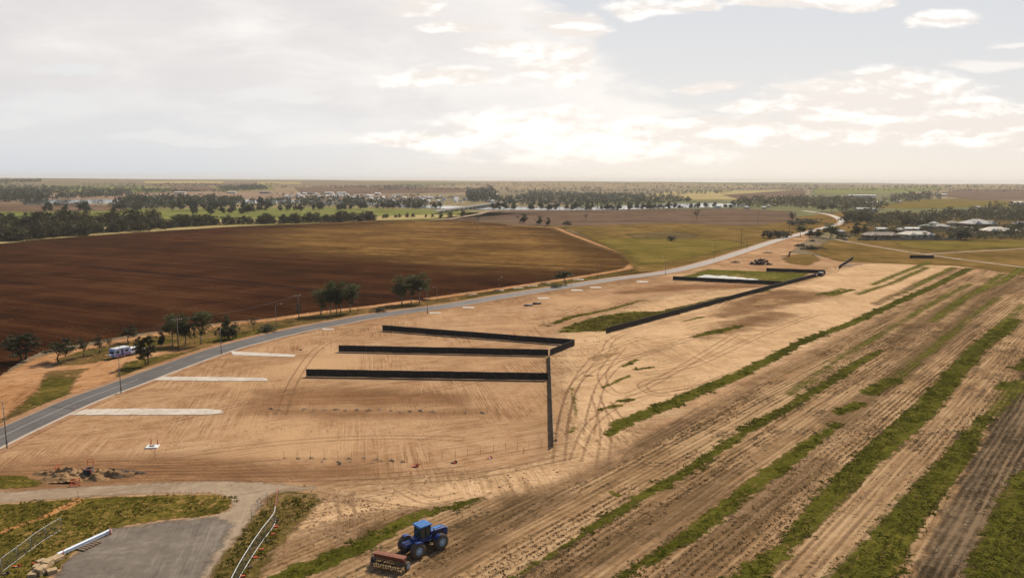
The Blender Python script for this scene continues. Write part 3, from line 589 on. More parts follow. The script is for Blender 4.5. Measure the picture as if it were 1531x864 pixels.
LT = [[(400, 750), (440, 735), (560, 755), (640, 765)], [(510, 740), (520, 765), (545, 790)], [(600, 730), (640, 748), (690, 740)], [(430, 800), (470, 785), (520, 800)], [(518, 812), (519, 770), (516, 735)], [(380, 850), (430, 820), (500, 790)], [(860, 720), (1000, 640), (1100, 585), (1240, 515)], [(760, 790), (900, 700), (1010, 640), (1130, 575)], [(890, 864), (1010, 780), (1140, 680), (1260, 590), (1380, 500)], [(1000, 864), (1130, 760), (1290, 630), (1420, 520), (1500, 455)], [(1190, 864), (1300, 750), (1420, 625), (1531, 505)], [(1220, 864), (1330, 745), (1440, 620), (1531, 520)], [(640, 864), (760, 790), (860, 735)], [(1080, 800), (1200, 700), (1330, 590)], [(1350, 480), (1440, 468), (1531, 470)]]
it = []
for px in DK:
    L = smooth_line(GP(px), 14); it += [(offs(L, -.95), .30), (offs(L, .95), .30)]
ribbons('wheel_marks', it, .046, M_mark, 'dark wheel marks curving over the sand')
it = []
for px in LT:
    L = smooth_line(GP(px), 14); it += [(offs(L, -1.0), .24), (offs(L, 1.0), .24)]
ribbons('wheel_marks', it, .058, M_markl, 'pale wheel marks across stubble and sand')

# faint criss-cross of older wheel marks
r_m = np.random.default_rng(77); it = []; it2 = []
SITEP = np.array(GP([(140, 640), (330, 545), (480, 505), (660, 470), (900, 425), (1080, 400), (1230, 425), (1180, 500), (960, 600), (860, 700), (480, 715), (120, 690)]))
while len(it)+len(it2) < 64:
    p0_ = SITEP.min(0)+r_m.random(2)*(SITEP.max(0)-SITEP.min(0))
    if sd_poly(p0_[None], SITEP)[0] < 4: continue
    a = math.radians(r_m.choice([40, 92, 40, 92, 65])+r_m.normal(0, 9)); cv_ = r_m.normal(0, .012); L = [p0_]
    for k in range(int(r_m.integers(8, 26))):
        a += cv_*2.2; L.append(L[-1]+2.2*np.array([math.sin(a), math.cos(a)]))
        if sd_poly(L[-1][None], SITEP)[0] < 1: break
    if len(L) < 5: continue
    for o_ in (-.9, .9): (it if r_m.random() < .6 else it2).append((offs(L, o_), float(r_m.uniform(.2, .5))))
M_old = soil('old_wheel_mark', [(0.1360, 0.0706, 0.0343), (0.1920, 0.1008, 0.0508), (0.2480, 0.1368, 0.0726)], big=8, mid=1.5, bump=.15, edge=(1.2, 1.2), amax=.26)
M_old2 = soil('old_pale_wheel_mark', [(0.3060, 0.1833, 0.0945), (0.3825, 0.2340, 0.1260), (0.4420, 0.2808, 0.1610)], big=8, mid=1.5, bump=.15, edge=(1.0, .9), amax=.4)
ribbons('wheel_marks', it, .047, M_old, 'faint older wheel marks criss-crossing the sand'); ribbons('wheel_marks', it2, .0472, M_old2, 'faint pale wheel marks criss-crossing the sand')
# --- village gravel roads and far tracks
sheet('gravel_road', [('line', GP([(1236, 356), (1264, 361), (1340, 374), (1386, 381), (1440, 388.5), (1531, 400), (1700, 420)]), 2.6), ('line', GP([(1386, 380), (1440, 377), (1531, 372), (1700, 365)]), 2.2)], M_gtrack, .12, 1.5, 3, 'pale gravel roads through the village grass')
sheet('dirt_track', [('line', GP([(648, 329), (672, 327.5), (712, 321), (730, 316), (760, 312)]), 5)], M_gtrack, .2, 8, 12, 'sandy track leaving the back of the ploughed field')
sheet('dirt_track', [('line', GP([(1207, 292), (1210, 284), (1212, 280)]), 8)], M_gtrack, .6, 20, 20, 'far straight dirt track climbing a paddock')

# --- sealed road
M_road, t = mat('bitumen')
p = t.pos(); n1 = t.noise(p, 1/9.0, 4); n2 = t.noise(p, 3.0, 4, .7)
e = t.attr('edge')
c = t.ramp(t.add(t.mul(n1, .6), t.mul(n2, .4)), [(.3, (.078, .069, .062)), (.55, (.116, .102, .091)), (.75, (.17, .148, .13))])
wp = t.step(t.math('ABSOLUTE', t.sub(t.math('ABSOLUTE', t.sub(e, 1.85)), .78)), .1, .55)      # polished wheel paths
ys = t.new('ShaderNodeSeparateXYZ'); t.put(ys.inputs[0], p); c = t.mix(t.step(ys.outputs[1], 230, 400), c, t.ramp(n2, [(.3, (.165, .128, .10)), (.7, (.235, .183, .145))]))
c = t.mulcol(t.mul(t.sub(1.0, wp), .5), c, (.72, .72, .73))
c = t.mix(t.step(t.add(e, t.mul(t.sub(n2, .5), 1.2)), .5, 0), c, (.33, .225, .145))
finish(t, c, .65, bump=n2, spec=.22, bdist=.01)
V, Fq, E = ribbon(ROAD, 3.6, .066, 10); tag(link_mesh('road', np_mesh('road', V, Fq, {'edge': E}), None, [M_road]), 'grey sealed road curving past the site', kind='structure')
M_shld = soil('road_shoulder', [(0.2210, 0.1155, 0.0595), (0.3060, 0.1694, 0.0910), (0.3655, 0.2233, 0.1260)], big=12, mid=3, bump=.06, edge=(.8, .9))
ribbons('road_shoulder', [(ROAD, 5.6)], .060, M_shld, 'sandy shoulder of the sealed road')
M_line = plain('line_paint', (.40, .38, .35), .8, var=.3, nscale=.6)
VV = []; FF = []; b = 0
near = [i for i, q in enumerate(ROAD) if q[1] < 158 and q[0] < -60]
L = np.array(ROAD)
seg = []; s_acc = 0
fine = smooth_line(ROAD, 8)
for a, c2 in zip(fine, fine[1:]):
    dd = math.hypot(c2[0]-a[0], c2[1]-a[1]); s_acc += dd
    if a[1] < 163 or (s_acc % 12) < 3: seg.append((a, c2))
VV, FF = [], []
for a, c2 in seg:
    dx, dy = c2[0]-a[0], c2[1]-a[1]; l = math.hypot(dx, dy) or 1; nx, ny = dy/l*.06, -dx/l*.06; b = len(VV)
    VV += [(a[0]-nx, a[1]-ny, .072), (a[0]+nx, a[1]+ny, .072), (c2[0]+nx, c2[1]+ny, .072), (c2[0]-nx, c2[1]-ny, .072)]; FF.append((b, b+1, b+2, b+3))
tag(link_mesh('road_marking', np_mesh('road_marking', np.array(VV), np.array(FF)), None, [M_line]), 'white centre line on the sealed road', kind='structure')
# kerb: a step on the site side
M_conc = plain('pale_concrete', (.42, .37, .31), .85, var=.22, nscale=.35, bump=.004)
kl = [q for q in ROAD if q[1] < G(1068, 389.5)[1]]
K = offs(kl, 3.62); K2 = offs(kl, 4.02)
V = np.concatenate([np.column_stack([K, np.full(len(K), .0)]), np.column_stack([K, np.full(len(K), .16)]), np.column_stack([K2, np.full(len(K), .19)]), np.column_stack([K2, np.full(len(K), .0)])])
n = len(K); Fq = [(k*n+i, k*n+i+1, (k+1)*n+i+1, (k+1)*n+i) for k in range(3) for i in range(n-1)]
tag(link_mesh('kerb', np_mesh('kerb', V, np.array(Fq)), None, [M_conc]), 'pale concrete kerb on the site side of the road', kind='structure')
# flat dark strip laid on the road surface
M_strip = plain('dark_road_strip', (.06, .055, .055), .8, var=.2, nscale=2)
a, b2 = G(76, 607.5), G(112, 611); mb = MB(); mb.v = [(a[0], a[1]-.5, .071), (b2[0], b2[1]-.6, .071), (b2[0], b2[1]+.3, .071), (a[0], a[1]+.25, .071)]; mb.f = [(0, 1, 2, 3)]; mb.sm = [False]
tag(mb.build('road_strip', M_strip), 'dark strip across the road', kind='structure')

# concrete strips (driveways)
def slab(name, px, label, z=.09):
    W = GP(px); me = bpy.data.meshes.new(name); k = len(W)
    me.from_pydata([(x, y, 0) for x, y in W]+[(x, y, z) for x, y in W], [], [tuple(range(k, 2*k))]+[(i, (i+1) % k, k+(i+1) % k, k+i) for i in range(k)])
    bm = bmesh.new(); bm.from_mesh(me); bmesh.ops.recalc_face_normals(bm, faces=bm.faces); bm.to_mesh(me); bm.free()
    return tag(link_mesh(name, me, None, [M_drive]), label, kind='structure')
M_drive, t = mat('driveway_concrete'); p = t.pos()
c = t.ramp(t.add(t.mul(t.noise(p, .25, 4), .5), t.mul(t.noise(p, 2.5, 5, .7), .5)), [(.35, (.36, .30, .235)), (.5, (.5, .44, .365)), (.65, (.58, .525, .45))])
c = t.mix(t.step(t.noise(p, .8, 5, .75), .52, .64), c, (.40, .26, .155)); finish(t, c, .85, spec=.2)
slab('driveway', [(128, 612), (200, 611), (318, 611.5), (324, 613), (334, 614), (329, 616), (337, 617.5), (322, 619), (310, 620), (200, 620.5), (103, 620.5)], 'longest pale concrete driveway nearest the camera')
slab('driveway', [(245, 563), (397, 565), (401, 569.5), (330, 570), (231, 568.5)], 'second pale concrete driveway')
slab('driveway', [(345, 525), (443, 530.5), (438, 534), (348, 531)], 'third pale concrete driveway')
for k, (x, y) in enumerate([(490, 492.5), (650, 468), (700, 460), (812, 446), (862, 434), (890, 430), (960, 421.5)]):
    slab('driveway', [(x-9, y-1.2), (x+8, y-.8), (x+10, y+.8), (x-7, y+.9)], 'short pale concrete crossover by the kerb')
for k, (x, y) in enumerate([(705, 440), (745, 434), (775, 430.5), (795, 427.3), (815, 423.5), (865, 418)]):
    slab('gravel_patch', [(x-9, y-.7), (x+7, y-1.0), (x+9, y+.4), (x-7, y+.7)], 'pale sand patch beside the field track', .03)

# river
M_water, t = mat('river_water'); p = t.pos()
finish(t, (.05, .06, .055), .12, bump=t.noise(p, .4, 3), spec=.6, bdist=.02)
RIV = GP([(30, 299.5), (120, 298.8), (230, 298), (300, 298.6), (365, 299), (430, 299.6), (500, 301.5), (560, 304), (620, 307), (690, 309), (750, 309.5), (830, 309.5), (900, 309.3), (960, 307), (1000, 305), (1060, 304.6), (1122, 305.2), (1122, 309.3), (1060, 310.5), (1000, 311.8), (950, 313.3), (900, 314.3), (830, 314.6), (750, 314.4), (690, 313), (620, 311.5), (560, 308), (500, 305.6), (430, 304.3), (360, 304), (300, 303.5), (230, 302.5), (170, 304.5), (36, 306)])
bm = bmesh.new(); f = bm.faces.new([bm.verts.new((x, y, .5)) for x, y in RIV]); bm.normal_update()
if f.normal.z < 0: f.normal_flip()
bmesh.ops.triangulate(bm, faces=bm.faces); me = bpy.data.meshes.new('river'); bm.to_mesh(me); bm.free()
tag(link_mesh('river', me, None, [M_water]), 'wide river shining behind the far trees', kind='structure')
# ------------------------------------------------------------------ materials for things
M_fence = plain('black_sheet_steel', (.021, .019, .0175), .7, var=.5, nscale=.8, spec=.25)
M_fpost = plain('fence_post_steel', (.045, .042, .038), .5, var=.4, nscale=1.5); M_lamppost = plain('dull_lamp_steel', (.15, .15, .15), .5, metallic=.4, var=.3, nscale=2)
M_galv = plain('galvanised_steel', (.34, .34, .34), .45, metallic=.6, var=.25, nscale=2)
M_white = plain('white_paint', (.78, .78, .77), .4, var=.12, nscale=1.5)
M_black = plain('black_rubber', (.018, .018, .018), .8, var=.4, nscale=4)
M_dsteel = plain('dark_steel', (.035, .034, .033), .55, metallic=.3, var=.4, nscale=4)
M_blue = None
def dusty(name, col, rough, amt):
    m, t = mat(name); tc = t.new('ShaderNodeTexCoord').outputs['Object']; n = t.noise(tc, 1.6, 6, .7); n2 = t.noise(tc, 9, 4, .7)
    c = t.ramp(n2, [(.3, tuple(q*.7 for q in col)), (.7, tuple(q*1.15 for q in col))]); z = t.new('ShaderNodeSeparateXYZ'); t.put(z.inputs[0], tc)
    dz = t.step(t.add(z.outputs[2], t.mul(t.sub(n, .5), 1.6)), 1.9, .6); c = t.mix(t.mul(t.add(t.mul(dz, .6), t.mul(t.step(n, .5, .7), .35)), amt), c, (.24, .165, .10)); finish(t, c, rough, spec=.4); return m
M_bluelt = plain('blue_roof_paint', (.03, .15, .40), .4, var=.18, nscale=2.0, spec=.5)
M_blue = dusty('blue_tractor_paint', (.006, .042, .19), .4, .6); M_black = dusty('dusty_rubber', (.016, .016, .016), .85, .7)
M_rimblue = plain('pale_rim_paint', (.30, .42, .52), .5, var=.3, nscale=4)
M_orange = plain('faded_orange_paint', (.21, .066, .032), .7, var=.5, nscale=2.5)
M_yellow = plain('yellow_steel', (.32, .23, .10), .7, var=.4, nscale=5)
M_red = plain('safety_orange', (.62, .075, .03), .5, var=.2, nscale=4)
M_wood = plain('weathered_timber', (.17, .115, .07), .85, var=.4, nscale=3)
M_pole = plain('timber_pole', (.13, .095, .068), .85, var=.35, nscale=1.5)
M_stone = plain('sandstone', (.44, .31, .17), .9, var=.4, nscale=1.2, bump=.03)
M_rust = plain('rusty_scrap', (.06, .035, .026), .8, var=.6, nscale=1.5)
M_grey = plain('mid_grey_plastic', (.2, .2, .2), .6)
M_redstripe = plain('red_stripe', (.35, .03, .04), .4); M_bluestripe = plain('blue_stripe', (.03, .06, .28), .4)
M_cream = plain('cream_render', (.52, .42, .31), .85, var=.15, nscale=.5)
M_brick = plain('brown_brick', (.22, .12, .08), .9, var=.35, nscale=6)
def glass(name, col):
    m, t = mat(name); finish(t, col, .06, spec=.9); return m
M_glass = glass('tinted_glass', (.012, .02, .026)); M_lamp = plain('lamp_lens', (.75, .76, .78), .2)
M_mesh, t = mat('wire_mesh'); finish(t, (.22, .22, .22), .5, metallic=.5, alpha=.14)
M_omesh, t = mat('orange_barrier_mesh'); finish(t, (.5, .08, .03), .6, alpha=.45)

# ------------------------------------------------------------------ black sheet fences
def fence(px, label, h=1.78, wide=2.37):
    W = GP(px); root = thing('sheet_fence', label, 'fence', (*W[0], 0), group='black sheet steel fences')
    O = np.array(W[0]); rails = MB(); low = MB(); post = None
    for a, b in zip(W, W[1:]):
        a = np.array(a)-O; b = np.array(b)-O; L = np.linalg.norm(b-a); n = max(1, round(L/wide)); d = (b-a)/L; nn = np.array([d[1], -d[0]]); st = L/n
        ang = math.atan2(d[1], d[0]); mb = MB(); sag = [.02*math.sin(i*1.7)+.015*math.sin(i*.61) for i in range(n+1)]
        for i in range(n):
            u0, u1 = i*st+.035, (i+1)*st-.035; k = 18; vs = []; dz = sag[i]
            for j in range(k+1):
                u = u0+(u1-u0)*j/k; o = (.018 if (j % 3) else -.018); p = a+d*u+nn*o
                q = a+d*u+nn*(o-.006)
                vs += [(*p, .13+dz), (*p, h-.03+dz), (*q, h-.03+dz), (*q, .13+dz)]
            fs = []
            for j in range(k):
                e = 4*j; g = e+4
                fs += [(e, g, g+1, e+1), (e+2, g+2, g+3, e+3), (e+1, g+1, g+2, e+2), (e, e+3, g+3, g)]
            mb.raw(vs, fs)
            mid = a+d*(i+.5)*st
            rails.box((*mid, h+dz), (st-.07, .07, .05), ang); low.box((*mid, .11+dz), (st-.07, .07, .05), ang)
        pan = mb.build('panel', M_fence, root)
        for i in range(n+1):
            p = a+d*i*st
            if post is None:
                pb = MB(); pb.box((0, 0, (h+.08)/2), (.065, .065, h+.08)); pb.box((0, 0, h+.095), (.08, .08, .03)); post = pb.build('post', M_fpost, root)
                c = post
            else:
                if i == 0: continue
                c = post.copy(); COL.objects.link(c)
            c.location = (*p, 0); c.rotation_euler = (0, 0, ang)
    rails.build('top_rail', M_fpost, root); low.build('bottom_rail', M_fence, root)  # top rail coloured lighter to paint a thin highlight along the edge
    return root
fence([(458, 563), (819, 568.8)], 'nearest of the three long parallel black fences')
fence([(506.5, 526), (819.5, 532.3)], 'middle of the three long parallel black fences')
fence([(572, 494.7), (858.9, 517)], 'farthest of the three long parallel black fences')
fence([(857.5, 517.8), (822.5, 532.2)], 'short black fence slanting back to the farthest parallel fence')
fence([(821.5, 533.5), (823.2, 569), (827, 668.5)], 'black fence seen nearly edge-on running towards the camera')
fence([(906, 499), (1172, 427), (1234, 410.5)], 'long diagonal black fence beside rough grass')
fence([(1006, 418.8), (1168, 426.5)], 'black fence in front of the enclosed grass block')
fence([(1145.7, 406), (1233, 409)], 'black fence along the far side of the enclosed grass block')
fence([(1254, 402.4), (1275.4, 388)], 'short black fence alone on bare sand by the far corner', 1.9)
fence([(1360, 386.4), (1396, 386.4)], 'short black fence beside the village gravel road', 1.9)

# ------------------------------------------------------------------ street lamps
def make_lamp():
    r = thing('street_lamp', 'x', 'street lamp', group='street lamps along the road')
    b = MB(); b.box((0, 0, .04), (.36, .36, .06)); b.build('base_plate', M_lamppost, r, .01)
    b = MB(); b.tube([(0, 0, .05), (0, 0, 3), (0, 0, 6.35)], [.09, .07, .05], 10); b.build('pole', M_lamppost, r)
    b = MB(); b.tube([(0, 0, 6.3), (-.08, 0, 6.75), (-.38, 0, 7.05), (-.9, 0, 7.2), (-1.5, 0, 7.25)], [.05, .045, .042, .04, .035], 8); b.build('arm', M_lamppost, r)
    b = MB(); b.box((-1.8, 0, 7.28), (.75, .3, .12), taper=.7); h = b.build('lamp_head', M_galv, r, .02)
    b = MB(); b.box((-1.85, 0, 7.20), (.45, .2, .06), taper=1.2); b.build('lens', M_lamp, h, .01)
    b = MB(); b.box((0.09, 0, .8), (.04, .12, .4)); b.build('access_hatch', M_dsteel, r)
    return r
lamps = [(10.5, 670, 608, 0, 'street lamp at the left edge of the photo'), (181, 588, 537, 0, 'street lamp between the two longest driveways'), (331, 530.5, 488, 0, 'street lamp beside the third pale driveway'), (639, 469.5, 431, .3, 'street lamp at the kerb right of the tree group'), (413, 488, 456, 3.6, 'street lamp on the field side, arm pointing right'),
         (653.6, 453, 429, .5, 'street lamp on the verge just right of the tree group'), (746, 438, 415, 3.9, 'street lamp on the verge left of the leaning tree'), (854, 433.5, 412, .6, 'dark street lamp at the kerb behind the leaning tree'), (995, 411, 385, .6, 'tall street lamp beside the enclosed grass block'), (1068, 387.5, 367, .6, 'street lamp left of the dark scrap heap'), (1117, 372, 353, .6, 'farthest street lamp before the white car'), (535, 468, 434, .2, 'pale street lamp right of the four road trees')]
L0 = None
for px, py, top, rz, lab in lamps:
    x, y = G(px, py); s = (py-top)*scale_at(px, py)/7.2
    if L0 is None: L0 = make_lamp(); o = L0
    else: o = dup(L0)
    o.location = (x, y, 0); o.rotation_euler = (0, 0, rz); o.scale = (s, s, s); o['label'] = lab

# ------------------------------------------------------------------ timber power poles and wires
def power_pole(px, py, hgt, rz, label):
    r = thing('power_pole', label, 'power pole', (*G(px, py), 0), rz)
    b = MB(); b.tube([(0, 0, -.1), (0, 0, hgt)], [.17, .12], 10); b.build('pole', M_pole, r)
    b = MB(); b.box((0, .16, hgt-.45), (2.6, .12, .14)); b.box((.45, .16, hgt-.8), (1.0, .03, .03), ry=.7); b.box((-.45, .16, hgt-.8), (1.0, .03, .03), ry=-.7); c = b.build('crossarm', M_pole, r)
    for k in (-1.15, -.6, .6, 1.15):
        b = MB(); b.tube([(k, .16, hgt-.38), (k, .16, hgt-.24), (k, .16, hgt-.14)], [.05, .08, .04], 8); b.build('insulator', M_white, c)
    return r
PP = [((267, 525), 8.8, .9, 'timber power pole among the trees beside the caravan')]
p0 = power_pole(267, 525, 8.8, .55, PP[0][3])
G0 = G(267, 525); G_1 = (-96.0, 112.0); G1 = G(447, 480)
p1 = power_pole(447, 480, 8.6, .9, 'timber power pole left of the four road trees'); 
def sag_wires(A, B, ha, hb, ra, rb, label):
    b = MB()
    for k in (-1.15, -.6, .6, 1.15):
        pa = np.array([A[0]+k*math.cos(ra), A[1]+k*math.sin(ra), ha-.14]); pb = np.array([B[0]+k*math.cos(rb), B[1]+k*math.sin(rb), hb-.14])
        b.tube([tuple(pa+(pb-pa)*t-np.array([0, 0, 4*1.1*t*(1-t)])) for t in np.linspace(0, 1, 17)], .009, 4)
    tag(b.build('power_line', M_dsteel), label, 'power line', 'overhead wires along the verge')
sag_wires(G0, G_1, 8.8, 8.8, .55, .1, 'overhead wires from the timber pole down past the caravan')
sag_wires(G0, G1, 8.8, 8.6, .55, .9, 'overhead wires between the two timber poles')
def steel_pole(px, py, top, label):
    x, y = G(px, py); h = (py-top)*scale_at(px, py); r = thing('power_pole', label, 'power pole', (x, y, 0), .4)
    b = MB(); b.tube([(0, 0, 0), (0, 0, h)], [h*.014, h*.008], 8); b.build('pole', M_pole, r)
    b = MB(); b.box((0, h*.012, h*.94), (h*.2, h*.012, h*.012)); b.build('crossarm', M_pole, r)
for px, py, top, lab in [(713.5, 345, 330, 'far power pole standing in the straw regrowth'), (745.6, 326, 309, 'far power pole at the edge of the mauve paddock'), (1133, 336, 318, 'far power pole in the pasture right of the fallow'), (1180, 345, 323, 'far power pole left of the road bend'), (893, 418, 397, 'thin power pole on the field side of the road'), (1108, 368, 343, 'thin pole behind the pasture by the road')]: steel_pole(px, py, top, lab)

# ------------------------------------------------------------------ trees
def tree_leaf(name, dark, mid_, light, transl=.3):
    m, t = mat(name); a = t.attr('tint'); p = t.new('ShaderNodeTexCoord').outputs['Object']; n = t.noise(p, 1.3, 3)
    oi = t.new('ShaderNodeObjectInfo').outputs['Random']
    v = t.add(t.add(t.mul(a, .5), t.mul(n, .35)), t.mul(oi, .15))
    c = t.ramp(v, [(.2, dark), (.5, mid_), (.85, light)]); finish(t, c, .6, spec=.25, transl=transl); return m
M_gum = tree_leaf('gum_leaves', (.034, .040, .012), (.080, .084, .026), (.165, .155, .055), .45)
M_wind = tree_leaf('dark_leaves', (.020, .020, .007), (.045, .043, .016), (.11, .096, .034), .4)
M_redgum = tree_leaf('river_gum_leaves', (.020, .028, .016), (.038, .048, .026), (.065, .072, .036), .25)
M_olive = tree_leaf('olive_leaves', (.032, .030, .010), (.070, .062, .021), (.135, .112, .042), .35)
M_bark = plain('gum_bark', (.25, .20, .15), .9, var=.5, nscale=1.2)
M_dbark = plain('dark_bark', (.06, .045, .035), .9, var=.5, nscale=1.2)

def gen_tree(seed, H=8.0, clear=.4, spread=.32, nl=5, clusters=26, leaves=70, leaf=.34, lean=0.0, sparse=0.0, crown_flat=.6, trunk_r=.16, stems=1, top_r=.16):
    """trunk tubes and leaf quads of one tree; heights in metres"""
    r = np.random.default_rng(seed); tr = MB(); tips = []
    for s in range(stems):
        a0 = r.random()*6.28; off = (0 if stems == 1 else .35)
        base = np.array([math.cos(a0)*off, math.sin(a0)*off, -.1])
        fork = np.array([base[0]+lean*H*clear+(r.random()-.5)*.5+math.cos(a0)*off*1.6, base[1]+(r.random()-.5)*.5+math.sin(a0)*off*1.6, H*clear*(.75+.4*r.random())])
        midp = (base+fork)/2+(r.random(3)-.5)*[.35, .35, 0]
        tr.tube([tuple(base), tuple(midp), tuple(fork)], [trunk_r*1.25, trunk_r*.95, trunk_r*.75], 8)
        for k in range(nl):
            a = 2*math.pi*(k+r.random()*.8)/nl; reach = H*spread*(.45+.6*r.random()); zz = H*(clear+(1-clear)*(.12+.78*r.random()))
            end = np.array([fork[0]+math.cos(a)*reach+lean*H*.3, fork[1]+math.sin(a)*reach, zz])
            q1 = fork+(end-fork)*.45+np.array([0, 0, -.08*H*r.random()+.05*H])
            tr.tube([tuple(fork-[0, 0, .1]), tuple(q1), tuple(end)], [trunk_r*.55, trunk_r*.36, trunk_r*.12], 6)
            tips.append(end)
            for j in range(2):
                e2 = q1+(r.random(3)-.5)*np.array([H*spread*1.1, H*spread*1.1, H*.25])+np.array([0, 0, H*.12])
                e2[2] = min(e2[2], H*.93); tr.tube([tuple(q1), tuple((q1+e2)/2+[0, 0, .1]), tuple(e2)], [trunk_r*.3, trunk_r*.2, trunk_r*.07], 5); tips.append(e2)
    tips = np.array(tips); c = tips[r.integers(0, len(tips), clusters)]+r.normal(0, 1, (clusters, 3))*[H*spread*.28, H*spread*.28, H*.06]
    # fill the middle of the crown so it is not a ring
    nf = clusters//3; c[:nf] = np.array([tips[:, 0].mean(), tips[:, 1].mean(), 0])+np.stack([r.normal(0, H*spread*.38, nf), r.normal(0, H*spread*.38, nf), H*(clear+.02+(1-clear-.08)*r.random(nf)**.8)], 1)
    c[:, 2] = np.clip(c[:, 2], H*clear*.8, H*.95)
    R = H*top_r*(.55+.7*r.random(clusters)); tint = r.random(clusters)
    keep = r.random(clusters) > sparse; c = c[keep]; R = R[keep]; tint = tint[keep]
    n = len(c)*leaves; ci = np.repeat(np.arange(len(c)), leaves)
    d = r.normal(0, 1, (n, 3)); d /= np.linalg.norm(d, axis=1)[:, None]; rad = R[ci]*r.random(n)**.42
    P = c[ci]+d*rad[:, None]*[1, 1, crown_flat]
    P[:, 2] = np.minimum(P[:, 2], H*(.97+.05*r.random(n)))
    L = leaf*(.6+.8*r.random(n)); u = r.normal(0, 1, (n, 3)); u /= np.linalg.norm(u, axis=1)[:, None]; w = np.cross(u, r.normal(0, 1, (n, 3))); w /= np.linalg.norm(w, axis=1)[:, None]+1e-9
    V = np.stack([P-u*L[:, None]*.5, P+w*L[:, None]*.32, P+u*L[:, None]*.5, P-w*L[:, None]*.32], 1).reshape(-1, 3)
    tt = np.repeat(np.clip(tint[ci]*.7+.3*r.random(n), 0, 1), 4)
    return tr, V, np.arange(n*4).reshape(n, 4), tt

def make_tree(name, cat, leafm, barkm, **kw):
    tr, V, Fq, tt = gen_tree(**kw)
    r = thing(name, 'x', cat); tr.build('trunk', barkm, r); link_mesh('crown', np_mesh('crown', V, Fq, {'tint': tt}), r, [leafm])
    r['H'] = kw['H']; return r

PRO = {
 'gumA': make_tree('gum_tree', 'tree', M_gum, M_bark, seed=3, H=9.5, clear=.36, spread=.24, clusters=46, leaves=90, leaf=.34, top_r=.15),
 'gumB': make_tree('gum_tree', 'tree', M_gum, M_bark, seed=8, H=9.5, clear=.33, spread=.27, clusters=50, leaves=88, leaf=.34, top_r=.145),
 'gumC': make_tree('gum_tree', 'tree', M_gum, M_bark, seed=15, H=9.5, clear=.38, spread=.22, clusters=42, leaves=88, leaf=.34, sparse=.1, top_r=.15),
 'wide': make_tree('spreading_tree', 'tree', M_wind, M_dbark, seed=21, H=6.0, clear=.3, spread=.42, clusters=42, leaves=85, leaf=.30, crown_flat=.5, trunk_r=.14, stems=2, top_r=.13),
 'wideB': make_tree('spreading_tree', 'tree', M_wind, M_dbark, seed=29, H=6.0, clear=.36, spread=.40, clusters=36, leaves=80, leaf=.30, crown_flat=.5, trunk_r=.13, stems=1, top_r=.14),
 'thin': make_tree('sparse_tree', 'tree', M_wind, M_dbark, seed=33, H=6.0, clear=.35, spread=.22, clusters=24, leaves=32, leaf=.28, trunk_r=.09, top_r=.10),
 'bare': make_tree('leafless_tree', 'tree', M_wind, M_dbark, seed=41, H=5.0, clear=.3, spread=.26, nl=8, clusters=24, leaves=16, leaf=.22, trunk_r=.08, top_r=.11),
 'lean': make_tree('leaning_tree', 'tree', M_wind, M_dbark, seed=45, H=6.0, clear=.42, spread=.36, clusters=36, leaves=85, leaf=.32, lean=-.28, trunk_r=.14, top_r=.15),
 'round': make_tree('round_tree', 'tree', M_wind, M_dbark, seed=51, H=7.0, clear=.16, spread=.30, clusters=46, leaves=75, leaf=.38, crown_flat=.8, top_r=.17, stems=2),
 'bush': make_tree('bush', 'bush', M_wind, M_dbark, seed=57, H=3.0, clear=.08, spread=.55, clusters=40, leaves=60, leaf=.26, crown_flat=.7, trunk_r=.06, stems=3, top_r=.2),
}
PW = {k: None for k in PRO}
for k, o in PRO.items():
    me = [c for c in o.children if c.name.startswith('crown')][0].data
    co = np.empty(len(me.vertices)*3); me.vertices.foreach_get('co', co); co = co.reshape(-1, 3); PW[k] = (np.percentile(co[:, 0], 98)-np.percentile(co[:, 0], 2), co[:, 2].max())
used = set()
def put_tree(kind, px, py, top, wpx, label, group=None, rz=None):
    x, y = G(px, py); s = scale_at(px, py); h = (py-top)*s; w = wpx*s
    o = PRO[kind] if kind not in used else dup(PRO[kind]); used.add(kind)
    sz = h/PW[kind][1]; sx = w/PW[kind][0]
    o.location = (x, y, float(terrain(x, y))); o.scale = (sx, sx, sz); o.rotation_euler = (0, 0, rnd.uniform(-.4, .4) if rz is None else rz)
    o['label'] = label
    if group: o['group'] = group
    elif 'group' in o: del o['group']
    if 'H' in o: del o['H']
    return o
